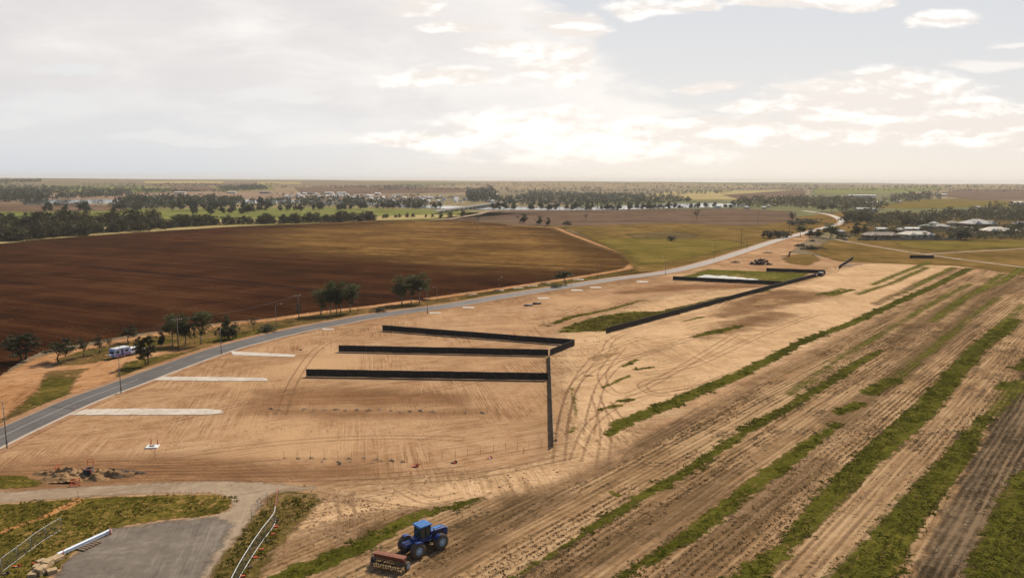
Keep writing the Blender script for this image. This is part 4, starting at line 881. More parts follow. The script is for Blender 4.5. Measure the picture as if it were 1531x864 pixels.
NEAR = [
 ('wide', 34, 537, 503, 36, 'spreading dark tree at the left end beside the field'), ('wideB', 88, 541, 511, 32, 'low flat-topped dark tree beside the sandy track'), ('thin', 125, 534, 508, 20, 'sparse tree left of the caravan, first of a thin pair'), ('thin', 148, 529, 504, 17, 'sparse tree just left of the caravan'), ('bare', 164, 523, 505, 13, 'almost leafless tree behind the caravan rear'), ('wideB', 192, 512, 489, 20, 'dark tree behind the white caravan'), ('wide', 219, 545, 504, 24, 'dark tree in front of the white wagon'),
 ('round', 242, 518, 496, 11, 'small dark tree right of the white wagon'), ('gumA', 258.6, 517, 471, 24, 'gum tree left of the timber power pole'), ('gumB', 277, 515, 471.5, 26, 'gum tree right of the timber power pole'), ('thin', 284, 514, 492, 6, 'thin sapling between two gum trees'), ('thin', 291, 514, 489, 7, 'second thin sapling beside the low dense tree'), ('gumC', 300.6, 515, 468, 22, 'gum tree with foliage hanging low at right end of the clump'),
 ('round', 339, 492, 471, 14, 'dark tree behind the verge bushes'), ('bush', 334, 508, 488, 18, 'left half of the dark bush pair by the lamp'), ('bush', 346, 507, 486, 17, 'right half of the dark bush pair by the lamp'), ('bare', 353, 497, 481, 9, 'wispy leafless tree right of the dark bushes'), ('bare', 379, 494, 474, 15, 'brown leafless tree alone on the verge'), ('bush', 400, 496, 487.5, 24, 'low spreading bush close to the road'), ('bare', 447, 478.5, 453.5, 14, 'leafless tree left of the four road trees'),
 ('gumC', 479.5, 471, 433, 25, 'leftmost and lowest gum of the big roadside group'), ('gumA', 495, 470, 419, 20, 'tall gum second from left in the roadside group'), ('gumB', 503, 469.5, 421, 19, 'tall gum in the middle of the roadside group'), ('gumA', 510, 469.5, 420, 22, 'tall gum with forked trunk in the roadside group'), ('gumC', 523.6, 467, 424, 21, 'rightmost gum of the big roadside group'),
 ('gumB', 600.5, 455, 410, 26, 'left gum of the three beside the road'), ('gumC', 614.7, 453.6, 411, 18, 'thin middle gum of the three beside the road'), ('gumA', 627.6, 453, 406.5, 26, 'right gum of the three beside the road'), ('bush', 566, 466, 460, 20, 'low bush in the shade left of the three gums'), ('lean', 847, 425.4, 405.5, 24, 'leaning dark tree beside the road before the kink'), ('bush', 831, 430, 426.5, 16, 'low dark bush under the leaning tree'),
 ('round', 783.5, 333.5, 319, 13, 'leftmost of four small trees along the field edge track'), ('round', 807, 336, 323, 10, 'second of four small trees along the field edge track'), ('round', 819.7, 337.5, 325, 8, 'narrow third of four small trees along the field edge track'), ('wideB', 846, 340.5, 330, 13, 'rightmost of four small trees along the field edge track'), ('bare', 715, 330, 320, 13, 'leafless tree at the crest beyond the straw regrowth'), ('bare', 876, 329, 319, 7, 'leafless tree in the mauve fallow'), ('bare', 1041, 328.5, 313.5, 12, 'leafless tree in the middle of the fallow paddock'),
 ('bush', 1004.5, 360.5, 353, 14, 'squat dark bush alone in the green pasture'), ('round', 1142, 355, 345, 7, 'small upright tree at the left end of the roadside bushes'), ('bush', 1153, 356.5, 344.5, 17, 'left bush of the dark roadside clump'), ('bush', 1166, 356, 345, 18, 'middle bush of the dark roadside clump'), ('bush', 1177, 355, 346, 14, 'right bush of the dark roadside clump'), ('gumA', 1196.8, 354, 335.5, 13, 'gum tree alone between the two roads'),
 ('round', 1212, 354.5, 342, 14, 'left of two round trees at the road junction'), ('round', 1224, 355, 343, 15, 'right of two round trees at the road junction'), ('gumB', 1241, 356, 334, 19, 'big gum at the road junction'), ('bush', 1262, 357, 348, 20, 'hedge bush in front of the small grey house'), ('round', 1281, 352, 334, 15, 'dark tree left of the long brick house'), ('round', 1293, 349, 336, 12, 'second dark tree left of the long brick house'), ('round', 1440, 358.5, 341, 30, 'huge dark round tree right of the beige house'), 
 ('bush', 1186, 337, 329.5, 18, 'left bush where the road bends uphill'), ('bush', 1200, 336, 327, 18, 'middle bush where the road bends uphill'), ('bush', 1217, 335, 327.5, 20, 'right bush where the road bends uphill'), ('thin', 1184, 334, 317, 10, 'thin tree above the bushes at the road bend'), ('gumB', 1228, 318, 304, 12, 'gum left of the uphill road'), ('gumA', 1244, 318, 303, 14, 'gum beside the uphill road')]
for a in NEAR: put_tree(*a)

# smaller trees for the middle distance: one mesh each, trunk and crown in two materials
def far_tree(name, leafm, barkm, **kw):
    tr, V, Fq, tt = gen_tree(**kw)
    tv = np.array(tr.v); allv = np.concatenate([tv, V]); q = [f for f in tr.f if len(f) == 4]
    q = np.array(q); F2 = Fq+len(tv); tint = np.concatenate([np.zeros(len(tv)), tt])
    me = np_mesh(name, allv, np.concatenate([q, F2]), {'tint': tint}, np.concatenate([np.ones(len(q)), np.zeros(len(F2))]))
    me.materials.append(leafm); me.materials.append(barkm)
    return me, kw['H']
M_garden = tree_leaf('garden_leaves', (.02, .024, .007), (.046, .05, .015), (.10, .10, .032), .35)
FT = {'wind': [far_tree('windbreak_tree', M_wind, M_dbark, seed=100+i, H=10, clear=.06, spread=.34, clusters=44, leaves=30, leaf=.8, crown_flat=.9, top_r=.19) for i in range(4)],
      'river': [far_tree('river_gum', M_redgum, M_bark, seed=120+i, H=15, clear=.14, spread=.30, clusters=32, leaves=22, leaf=1.5, crown_flat=.8, top_r=.16) for i in range(4)],
      'wood': [far_tree('woodland_tree', (M_olive, M_garden)[i % 2], M_dbark, seed=140+i, H=10, clear=.08, spread=.38, clusters=36, leaves=26, leaf=.85, crown_flat=.7, top_r=.17) for i in range(4)]}
def place_far(kind, pts, hs, ws, label, group, cat='tree'):
    for (x, y), h, w in zip(pts, hs, ws):
        me, H = FT[kind][rnd.randrange(4)]; o = bpy.data.objects.new(me.name.split('.')[0], me); COL.objects.link(o)
        o.location = (x, y, float(terrain(x, y))-.1); s = h/H; o.scale = (s*w, s*w, s); o.rotation_euler = (0, 0, rnd.uniform(0, 6.28)); tag(o, label, cat, group)
def pick(poly_px, n, mind, seed):
    W = np.array(GP(poly_px)); r = np.random.default_rng(seed); out = []; tries = 0
    while len(out) < n and tries < 60:
        P = W.min(0)+r.random((400, 2))*(W.max(0)-W.min(0)); P = P[sd_poly(P, W) > 0]
        for p in P:
            if len(out) < n and all((p[0]-q[0])**2+(p[1]-q[1])**2 > mind*mind for q in out): out.append(tuple(p))
        tries += 1
    return out
# windbreak along the crest
def along(px, n, jit, seed):
    L = np.array(smooth_line(GP(px), 12)); r = np.random.default_rng(seed); d = np.concatenate([[0], np.cumsum(np.hypot(*np.diff(L, axis=0).T))]); u = (np.arange(n)+.5+r.uniform(-.35, .35, n))/n*d[-1]
    return [(np.interp(q, d, L[:, 0])+r.normal(0, jit*.4), np.interp(q, d, L[:, 1])+r.random()*jit) for q in u]
def U(n, a, b): return [rnd.uniform(a, b) for _ in range(n)]
lab_w = 'dark windbreak tree along the crest of the ploughed field'
p = along([(-30, 364), (60, 356.5), (130, 350.5), (200, 345), (300, 337.5), (400, 335.2), (480, 332.8), (560, 329.5)], 112, 16, 5); place_far('wind', p, U(112, 7.5, 11.5), U(112, 1.0, 1.6), lab_w, 'windbreak trees')
p = along([(-40, 349), (60, 343), (150, 339), (200, 336.5)], 44, 34, 6); place_far('wind', p, U(44, 10, 16), U(44, 1, 1.5), 'taller dark tree behind the left end of the windbreak', 'trees behind the windbreak')
p = along([(555, 327), (600, 325.5), (650, 325)], 9, 8, 7); place_far('wind', p, U(9, 4, 6.5), U(9, .9, 1.3), 'small tree at the thin right end of the windbreak', 'small trees ending the windbreak')
p = along([(655, 327), (690, 324)], 3, 8, 7); place_far('wind', p, U(3, 7, 9.5), U(3, 1, 1.2), 'dark tree clump at the head of the sandy track', 'trees at the track head')
# river flat
p = along([(98, 320.5), (125, 319), (160, 317), (205, 316.5), (250, 316), (300, 314.5), (350, 312.5)], 28, 60, 8); place_far('river', p, U(28, 11, 17), U(28, .8, 1.3), 'blue green gum on the river flat behind the windbreak', 'gums on the river flat')
p = along([(294, 323), (320, 322), (350, 320), (400, 318), (440, 317), (500, 315.5), (560, 314), (640, 313)], 46, 50, 9); place_far('river', p, U(46, 9, 14), U(46, .8, 1.3), 'gum along the near bank of the far river', 'gums along the near river bank')
p = along([(735, 314), (800, 314.5), (900, 314.8), (960, 314), (1040, 311.5), (1110, 311)], 60, 24, 10); place_far('river', p, U(60, 5, 14), U(60, .8, 1.5), 'low gum fringing the shining river', 'gums fringing the river')
# village woodland on the right
p = pick([(1300, 342), (1330, 327), (1400, 322), (1531, 318), (1640, 316), (1640, 341), (1531, 332), (1500, 328), (1440, 329), (1400, 334), (1380, 340)], 90, 8, 12); place_far('wood', p, U(90, 8, 13), U(90, 1, 1.5), 'gum in the woodland behind the village houses', 'village woodland')
p = pick([(1254, 338), (1258, 326), (1300, 326), (1302, 337)], 12, 8, 13); place_far('wood', p, U(12, 10, 14), U(12, .8, 1.2), 'tall dense tree right of the uphill road', 'trees right of the uphill road')
p = pick([(1310, 350), (1345, 343), (1420, 346), (1531, 338), (1600, 338), (1600, 357), (1436, 356), (1320, 356)], 105, 5.0, 14); place_far('wood', p, U(105, 3.0, 7.5), U(105, .9, 1.4), 'small garden tree among the village houses', 'garden trees')
p = along([(1292, 360), (1330, 359.3), (1372, 359.2), (1415, 359), (1436, 359)], 13, 2.5, 15); place_far('wood', p, U(13, 2.0, 4.6), U(13, .8, 1.2), 'small tree in front of the brick and beige village houses', 'front garden trees')
p = along([(1442, 356), (1480, 353), (1535, 352)], 10, 5, 16); place_far('wood', p, U(10, 2.5, 5.5), U(10, 1, 1.5), 'small tree by the cream hip roofed house', 'trees by the cream house')
# ------------------------------------------------------------------ far woodland as one mass each
def woodland(bands, label, leafm, seed):
    r = np.random.default_rng(seed); VV = []; tt = []
    for px, n, h in bands:
        W = np.array(GP(px)); P = W.min(0)+r.random((n*6, 2))*(W.max(0)-W.min(0)); P = P[sd_poly(P, W) > 0][:n]
        if not len(P): continue
        Hh = h*(.45+.9*r.random(len(P))**1.4); k = 26; i = np.repeat(np.arange(len(P)), k); m = len(i)
        d = r.normal(0, 1, (m, 3)); d /= np.linalg.norm(d, axis=1)[:, None]; rad = r.random(m)**.4
        C = np.stack([P[i, 0], P[i, 1], terrain(P[i, 0], P[i, 1])+Hh[i]*.55], 1)+d*rad[:, None]*np.stack([Hh[i]*.5, Hh[i]*.5, Hh[i]*.48], 1)
        L = Hh[i]*.2*(.6+.8*r.random(m)); u = r.normal(0, 1, (m, 3)); u /= np.linalg.norm(u, axis=1)[:, None]; w = np.cross(u, r.normal(0, 1, (m, 3))); w /= np.linalg.norm(w, axis=1)[:, None]+1e-9
        VV.append(np.stack([C-u*L[:, None]*.6, C+w*L[:, None]*.45, C+u*L[:, None]*.6, C-w*L[:, None]*.45], 1).reshape(-1, 3)); tt.append(np.repeat(np.clip(r.random(len(P))[i]*.6+.4*r.random(m), 0, 1), 4))
    V = np.concatenate(VV); return tag(link_mesh('woodland', np_mesh('woodland', V, np.arange(len(V)).reshape(-1, 4), {'tint': np.concatenate(tt)}), None, [leafm]), label, kind='stuff')
woodland([([(-40, 291), (-40, 275), (50, 277), (115, 284), (100, 290)], 240, 10), ([(-40, 304), (-40, 288), (50, 288), (75, 296), (70, 304)], 420, 16), ([(30, 308.5), (170, 306.5), (235, 304), (235, 305.5), (100, 309.5)], 45, 8), ([(70, 300), (130, 290), (195, 289), (200, 294), (150, 297)], 200, 13), ([(163, 312), (200, 301), (290, 300), (365, 302), (350, 309), (230, 314)], 420, 13), ([(0, 284), (120, 283), (260, 286), (300, 289), (120, 290)], 260, 12), ([(325, 283), (390, 279), (400, 284), (340, 287)], 300, 13)], 'blue green trees across the left river plain', M_redgum, 1)
woodland([([(360, 306), (400, 301), (500, 299), (620, 303), (660, 310), (560, 311), (400, 312)], 420, 10), ([(400, 290), (500, 288), (620, 292), (720, 296), (700, 305), (560, 300), (430, 297)], 260, 6), ([(700, 303), (698, 287), (735, 283), (745, 300), (730, 305)], 220, 17), ([(740, 302), (800, 288), (900, 292), (1000, 295), (1040, 303), (960, 306), (900, 309), (760, 309)], 1500, 9.5), ([(735, 315.3), (900, 315.6), (1000, 313), (1110, 310.3), (1110, 309), (1000, 311.4), (900, 313.9), (735, 313.9)], 60, 6)], 'grey green trees round the far township', M_redgum, 2)
woodland([([(1095, 309), (1110, 300), (1200, 298), (1300, 299), (1310, 305), (1290, 312), (1220, 313)], 700, 11), ([(1320, 303), (1330, 297), (1380, 291.5), (1405, 292), (1405, 299), (1345, 304)], 170, 14), ([(1250, 318), (1258, 308), (1300, 306), (1330, 309), (1310, 320)], 90, 11), ([(1460, 318), (1480, 313), (1700, 309), (1700, 318)], 200, 11)], 'trees around the right hand settlement', M_olive, 3)
woodland([([(1290, 339), (1310, 328), (1420, 321), (1531, 317), (1700, 314), (1700, 340), (1531, 333), (1440, 331), (1380, 337), (1340, 341)], 1300, 7.5), ([(1290, 351), (1345, 344), (1400, 344), (1531, 338), (1640, 338), (1640, 352), (1440, 352), (1400, 349)], 520, 4.0), ([(1440, 358), (1445, 351), (1700, 350), (1700, 357)], 500, 3)], 'scrub filling the woodland behind the village', M_olive, 4)
woodland([([(120, 276.5), (420, 275.5), (420, 277), (120, 278)], 160, 8), ([(380, 280), (640, 279), (640, 280.2), (380, 281.2)], 160, 8), ([(560, 284), (900, 282.5), (900, 284), (560, 285.5)], 200, 9), ([(760, 287.5), (1000, 285), (1000, 286.2), (760, 289)], 160, 9), ([(1000, 280.3), (1531, 286.5), (1531, 288), (1000, 281.5)], 240, 9), ([(1100, 277.2), (1531, 278.8), (1531, 280), (1100, 278.4)], 200, 10), ([(150, 284), (340, 287), (340, 288.4), (150, 285.5)], 140, 8), ([(0, 272), (60, 270), (62, 273), (0, 275)], 200, 12), ([(640, 278), (760, 275), (1000, 276), (1240, 278), (1240, 282), (900, 283)], 420, 9), ([(440, 281), (600, 278), (700, 279), (600, 283)], 200, 9), ([(1240, 280), (1531, 281), (1531, 284), (1400, 283.5)], 200, 9), ([(850, 291), (1000, 288), (1100, 286), (1080, 290), (900, 295)], 200, 9), ([(150, 279), (320, 276), (340, 279), (200, 282)], 150, 8)], 'scrub lines on the far plain', M_redgum, 5)

# ------------------------------------------------------------------ houses
M_roofs = {k: plain('roof_'+k, c, .85, var=.25, nscale=.5, spec=.1) for k, c in dict(white=(.66, .63, .58), grey=(.2, .19, .18), tan=(.36, .29, .225), cream=(.68, .6, .49), pale=(.47, .44, .39), dark=(.12, .1, .09), green=(.28, .31, .26)).items()}
def house(name, label, cat, px, py, wpx, hwall, hroof, depth, rz, roof, wall=M_cream, hip=.35, eave=.6, wins=True, group=None, wm=None):
    x, y = G(px, py); s = scale_at(px, py); w = wm or wpx*s*.9; z = float(terrain(x, y))
    r = thing(name, label, cat, (x, y, z), rz, group); dp = depth
    b = MB(); b.box((0, dp/2, hwall/2), (w, dp, hwall)); b.build('wall', wall, r)
    hw, hd = w/2+eave, dp/2+eave; ins = min(hip*dp, w/2-.3)
    b = MB(); z0 = hwall+.003; vs = [(-hw, dp/2-hd, z0), (hw, dp/2-hd, z0), (hw, dp/2+hd, z0), (-hw, dp/2+hd, z0), (-hw+ins, dp/2, z0+hroof), (hw-ins, dp/2, z0+hroof)]
    lo = [(v[0], v[1], v[2]-.18) for v in vs[:4]]
    b.raw(vs+lo, [(0, 1, 5, 4), (1, 2, 5), (2, 3, 4, 5), (3, 0, 4), (6, 7, 1, 0), (7, 8, 2, 1), (8, 9, 3, 2), (9, 6, 0, 3), (9, 8, 7, 6)]); b.build('roof', M_roofs[roof], r)
    if wm is None and wins and w > 18:
        for q_, (u_, ww) in enumerate(((-w*.27, w*.26), (w*.3, w*.2))):
            b = MB(); b.box((u_, -1.6, hwall*.48), (ww, 3.3, hwall*.96)); b.build('wing', wall, r)
            b = MB(); zz = hwall*.965; e_ = .5; b.raw([(u_-ww/2-e_, -3.3-e_, zz), (u_+ww/2+e_, -3.3-e_, zz), (u_+ww/2+e_, dp*.4, zz), (u_-ww/2-e_, dp*.4, zz), (u_, -3.3+ww*.25, zz+hroof*.72), (u_, dp*.4, zz+hroof*.72)], [(0, 1, 4), (1, 2, 5, 4), (3, 0, 4, 5), (2, 3, 5), (3, 2, 1, 0)]); b.build('wing_roof', M_roofs[roof], r)
            b = MB(); b.box((u_, -3.27, hwall*.5), (ww*.4, .06, 1.2)); b.build('window', M_glass, r)
    if wins:
        n = max(2, int(w/4.5)); 
        for k in range(n):
            u = -w/2+w*(k+.5)/n
            if k == n//2:
                b = MB(); b.box((u, -.03, 1.05), (1.0, .08, 2.1)); b.build('door', M_wood, r)
            else:
                b = MB(); b.box((u, -.02, hwall*.55), (1.9, .07, 1.3)); f = b.build('window', M_white, r)
                b = MB(); b.box((u, -.045, hwall*.55), (1.7, .06, 1.1)); b.build('pane', M_glass, f)
    return r
woodland([([(-40, 366), (60, 358), (130, 352), (200, 346.5), (300, 338.6), (400, 336.2), (480, 334), (560, 330.5), (560, 328.5), (400, 333.5), (300, 336), (200, 343), (60, 354), (-40, 361)], 420, 4.2), ([(-40, 352), (60, 346), (150, 341), (200, 337), (200, 333), (100, 338), (-40, 345)], 150, 7)], 'dark scrub filling the foot of the windbreak', M_wind, 6)
HS = [('long brown brick house with tiled roof behind the pale wall', 1320, 356.5, 50, 2.6, 2.4, 9, 0, 'tan', M_brick, .5), ('beige house with a broad hipped roof behind the pale wall', 1375, 356, 46, 2.9, 2.6, 11, .05, 'cream', M_cream, .5), ('grey roofed cottage in the bushes at the road junction', 1257, 350.5, 15, 2.6, 1.9, 8, .2, 'pale', M_cream, .4), ('white shed with a long bright roof behind the beige house', 1368, 346.5, 28, 2.8, 1.2, 9, 0, 'white', M_white, .1), ('small white roofed shed behind the brick house', 1319, 346, 15, 2.4, 1.1, 6, 0, 'white', M_white, .1), ('grey green roofed house deeper in the village trees', 1390, 342.5, 19, 2.5, 1.9, 9, .1, 'green', M_cream, .4),
      ('second grey green roofed house among the village trees', 1410, 342.5, 20, 2.5, 2.2, 10, -.1, 'pale', M_cream, .5), ('low white roofed carport left of the cream hip roof', 1443, 344.5, 26, 2.3, .9, 8, 0, 'white', M_white, .2), ('big house with a tall tan hip roof and dark eaves', 1471, 339.5, 40, 3.2, 4.6, 22, .12, 'pale', M_brick, .55), ('bright cream hip roofed house nearest the right edge', 1495, 349.5, 38, 2.5, 3.4, 15, -.05, 'cream', M_cream, .55), ('grey roofed house cut by the right edge of the photo', 1535, 339, 26, 2.8, 2.6, 10, 0, 'grey', M_cream, .5)]
HS += [('cream cottage between the brick and beige houses', 1349, 349, 10, 2.6, 2.2, 8, .3, 'cream', M_cream, .5), ('tan roofed cottage behind the white carport', 1426, 337.5, 13, 2.8, 2.4, 9, -.2, 'tan', M_cream, .5), ('small pale roofed house between the two grey green roofs', 1400, 338, 9, 2.6, 2.0, 8, .2, 'pale', M_cream, .5), ('cream garage right of the bright cream hip roof', 1521, 350, 9, 2.4, 1.6, 7, .1, 'cream', M_cream, .4)]
for h in HS: house('house', h[0], 'house', *h[1:])
SH = [('long white shed on the rise above the settlement', 1290, 294.5, 42, 'white'), ('white shed at the right end of the far tree clump', 1409, 293, 17, 'white'), ('small white shed beside the green paddock', 1310, 306.5, 11, 'white'), ('long pale packing shed left of the far township', 268, 290, 16, 'pale'), ('large dark shed left of the far township', 458, 290.5, 18, 'grey'), ('left white warehouse of the far pair', 491, 290.5, 14, 'white'), ('right white warehouse of the far pair', 510, 290.5, 14, 'white'), ('white shed on the rise above the bridge', 735, 289.5, 8, 'white'), ('second white shed above the bridge', 740, 293, 9, 'white'), ('bright white roof over the township centre', 564, 291.5, 9, 'white'), ('pale shed among the far left trees', 345, 289.5, 14, 'pale'), ('long grey shed at the foot of the far left paddock', 395, 289.5, 15, 'grey'), ('pale works building in the right hand settlement', 1297, 317, 30, 'pale'), ('white roof at the right end of the woodland', 1524, 306, 14, 'white'), ('pale shed near the right hand river bend', 1075, 312, 7, 'white')]
for lab, px, py, w, rf in SH: house('shed', lab, 'shed', px, py, w, 4.5, 2.0, 16, rnd.uniform(-.15, .15), rf, M_roofs[rf], .05, .3, False)
r = np.random.default_rng(5)
town = [(x, y) for x, y in zip(r.uniform(428, 745, 130), r.uniform(290.5, 303.5, 130)) if abs(y-(295+(x-428)*.022)) < 5]
for k, (px, py) in enumerate(town):
    house('township_house', 'tiny pale roofed house in the far township', 'house', px, py, r.uniform(4, 8), 3.4, 2.2, 10, r.uniform(-.3, .3), ('white', 'pale', 'cream', 'white', 'grey')[k % 5], M_white, .4, .5, False, 'houses of the far township')
for k, (px, py) in enumerate([(1340, 302), (1346, 303.5), (1280, 304), (1290, 305), (1360, 300), (1150, 310), (1143, 312.5), (1118, 312.5), (1160, 308), (1370, 299.5), (1465, 312), (1268, 306.5)]):
    house('settlement_house', 'tiny pale roofed house in the right hand settlement', 'house', px, py, r.uniform(4, 7), 3.0, 1.8, 9, r.uniform(-.3, .3), ('white', 'pale', 'cream')[k % 3], M_cream, .4, .4, False, 'houses of the right hand settlement')

# pale wall in front of the village
a, b2 = G(1282, 359.5), G(1434, 359); r_ = thing('boundary_wall', 'long low pale wall in front of the village houses', 'wall', (*a, 0)); d = np.array(b2)-np.array(a); L = np.linalg.norm(d); ang = math.atan2(d[1], d[0]); mb = MB(); pb = MB()
for i in range(20):
    q = d*(i+.5)/20; mb.box((q[0], q[1], .85), (L/20-.3, .14, 1.7), ang)
mb.build('panel', plain('pale_fibro', (.27, .23, .175), .9, nscale=.4), r_)
for i in range(21):
    q = d*i/20; pb = MB(); pb.box((q[0], q[1], .9), (.22, .22, 1.8), ang); pb.build('post', M_conc, r_)

# road bridge over the river plain
A, B2 = G(652, 320), G(786, 300); r_ = thing('road_bridge', 'long low causeway bridge crossing the river plain', 'bridge', (*A, 0)); d = np.array(B2)-np.array(A); L = np.linalg.norm(d); ang = math.atan2(d[1], d[0])
mb = MB(); q = d/2; mb.box((q[0], q[1], 3.6), (L, 7, .8), ang); mb.build('deck', plain('bridge_concrete', (.42, .38, .33), .9, nscale=.05), r_)
for sgn in (-1, 1):
    mb = MB(); o = np.array([-d[1], d[0]])/L*3.4*sgn; mb.box((q[0]+o[0], q[1]+o[1], 4.35), (L, .2, .7), ang); mb.build('railing', M_galv, r_)
for i in range(1, 26):
    q = d*i/26; mb = MB(); mb.box((q[0], q[1], 1.595), (1.2, 6, 3.19), ang); mb.build('pier', M_conc, r_)

# ------------------------------------------------------------------ caravan and wagon on the verge
def wheel(parent, x, y, r, w, rimm=M_galv, name='wheel'):
    b = MB(); s = 1 if y > 0 else -1
    b.lathe_y([(-w/2, r*.55), (-w/2, r*.9), (-w*.36, r), (w*.36, r), (w/2, r*.9), (w/2, r*.55)], (0, 0, 0), 22)
    o = b.build(name, M_black, parent); o.location = (x, y, r)
    b = MB(); b.lathe_y([(-w*.3, .001), (-w*.3, r*.28), (-w*.5, r*.54), (w*.5, r*.54), (w*.3, r*.28), (w*.3, .001)], (0, 0, 0), 22); b.build('rim', rimm, o)
    return o
pa, pb_ = G(173.7, 536.5), G(199.6, 530); ang = math.atan2(pb_[1]-pa[1], pb_[0]-pa[0]); ux = np.array([math.cos(ang), math.sin(ang)]); uy = np.array([-ux[1], ux[0]])
pc_, pw_ = np.array(G(180.5, 533.6)), np.array(G(203.5, 528.2)); ux = (pw_-pc_)/np.linalg.norm(pw_-pc_); uy = np.array([-ux[1], ux[0]]); ang = math.atan2(ux[1], ux[0]); org = pc_
cv = thing('caravan', 'white caravan parked on the sandy verge behind a street lamp', 'caravan', (*org, 0), ang)
prof = [(-2.75, .55), (-2.85, 1.2), (-2.7, 2.5), (-2.5, 2.62), (2.1, 2.62), (2.45, 2.35), (2.75, 1.5), (2.65, .55)]
b = MB(); b.side(prof, -1.18, 1.18); b.build('body', M_white, cv, .05); cv.scale = (.86, .95, .95); cv.children[0].data.materials[0] = plain('sky_tinted_white', (.36, .47, .74), .4, var=.15)  # blue sky reflection of the shaded side tinted into the white body colour
b = MB(); b.box((-.1, 0, 2.66), (4.7, 2.2, .06)); b.build('roof', plain('grey_roof', (.55, .55, .53), .5), cv, .02)
b = MB(); b.box((.2, 0, 2.76), (.8, .7, .16)); b.build('air_conditioner', M_white, cv, .04)
b = MB(); b.box((-1.4, .3, 2.75), (.5, .5, .12)); b.build('roof_hatch', M_white, cv, .03)
for (x, z, w, h) in [(-1.9, 1.75, .9, .55), (1.2, 1.75, 1.2, .5)]:
    b = MB(); b.box((x, -1.19, z), (w, .05, h)); f = b.build('window', M_glass, cv)
    b = MB(); b.box((x, -1.185, z), (w+.12, .03, h+.12)); b.build('frame', M_grey, f)
b = MB(); b.box((-.35, -1.19, 1.5), (.68, .06, 1.8)); dr = b.build('door', plain('dark_door', (.05, .05, .1), .4), cv)
b = MB(); b.box((-.1, -1.24, 1.4), (.05, .05, .2)); b.build('handle', M_galv, dr)
b = MB(); b.box((-2.83, 0, 1.75), (.06, 1.5, .6)); b.build('window', M_glass, cv)
b = MB(); b.box((0, -1.19, .82), (5.2, .03, .22)); b.build('stripe', M_redstripe, cv)
b = MB(); b.box((-.1, -1.192, 1.08), (5.0, .03, .16)); b.build('stripe', M_bluestripe, cv)
b = MB(); b.tube([(-2.3, -1.24, 2.5), (2.0, -1.24, 2.5)], .08, 8); b.build('awning_roll', M_grey, cv)
b = MB(); b.box((-2.9, 0, .6), (.12, 2.0, .14)); b.build('bumper', M_black, cv)
for y in (-1.0, 1.0):
    for x in (-.45, .35): wheel(cv, x, y, .34, .22)
b = MB(); b.box((3.3, 0, .5), (1.5, .1, .1)); b.box((3.0, .4, .5), (1.4, .08, .1), -.5); b.box((3.0, -.4, .5), (1.4, .08, .1), .5); b.build('drawbar', M_dsteel, cv)

def make_wagon(name, label, cat, paint, loc, rz, box=True, L=4.9):
    r = thing(name, label, cat, (*loc, 0), rz); h = 1.85 if box else 1.45
    k = L/4.9
    if box: pr = [(-2.4, .45), (-2.45, 1.0), (-2.35, 1.1), (-2.2, 1.78), (-1.9, 1.86), (.45, 1.84), (.7, 1.76), (1.25, 1.16), (2.2, 1.05), (2.42, .85), (2.42, .45)]
    else: pr = [(-2.3, .35), (-2.38, .75), (-2.2, .98), (-1.7, 1.05), (-1.05, 1.42), (-.7, 1.46), (.35, 1.45), (.6, 1.4), (1.3, .98), (2.1, .86), (2.35, .65), (2.3, .35)]
    b = MB(); b.side([(x*k, z) for x, z in pr], -.92, .92); b.build('body', paint, r, .06)
    zz = 1.45 if box else 1.2; x0, x1 = (-2.1, .55) if box else (-1.2, .6)
    for s in (-1, 1):
        n = 3 if box else 2
        for i in range(n):
            a = x0+(x1-x0)*i/n; c = x0+(x1-x0)*(i+1)/n; b = MB(); b.box(((a+c)/2*k, s*.925, zz), ((c-a)*k-.09, .03, .42 if box else .3)); b.build('window', M_glass, r)
    b = MB(); b.raw([((.72 if box else .63)*k, -.76, zz+.26 if box else 1.38), ((.72 if box else .63)*k, .76, zz+.26 if box else 1.38), ((1.22 if box else 1.25)*k, .82, 1.22 if box else 1.03), ((1.22 if box else 1.25)*k, -.82, 1.22 if box else 1.03), (.5, -.76, zz+.1), (.5, .76, zz+.1)], [(0, 1, 2, 3), (0, 4, 5, 1), (4, 3, 2, 5)]); b.build('windscreen', M_glass, r)
    b = MB(); b.box((-2.36*k if box else -2.2*k, 0, zz), (.12, 1.45, .4 if box else .2)); b.build('rear_window', M_glass, r)
    for s in (-1, 1):
        b = MB(); b.box((2.4*k, s*.65, .8), (.06, .38, .18)); b.build('headlight', M_lamp, r)
        b = MB(); b.box((-2.42*k, s*.78, .85), (.06, .16, .3)); b.build('tail_light', M_redstripe, r)
        for x in (-1.45, 1.45): wheel(r, x*k, s*.84, .38 if box else .32, .24)
    b = MB(); b.box((2.46*k, 0, .5), (.1, 1.75, .2)); b.build('bumper', M_black, r)
    return r
make_wagon('four_wheel_drive', 'white four wheel drive towing the caravan, half hidden by a tree', 'car', M_white, tuple(pw_), ang)
RA = lambda px, py, q: math.atan2(G(*q)[1]-G(px, py)[1], G(*q)[0]-G(px, py)[0])
make_wagon('car', 'small white car driving on the sealed road', 'car', M_white, G(1176, 355), RA(1176, 355, (1130, 370)), False)
make_wagon('car', 'dark car on the gravel road at the village entrance', 'car', M_black, G(1264, 360), RA(1264, 360, (1300, 366)), True)
make_wagon('car', 'dark utility parked at the far end of the diagonal fence', 'car', plain('dark_blue_paint', (.02, .02, .035), .35), G(1228, 412.5), .9, True, 4.6)
make_wagon('car', 'dark red car parked left of the dark utility', 'car', plain('dark_red_paint', (.10, .03, .025), .4), G(1219, 414), .9, False, 4.2)

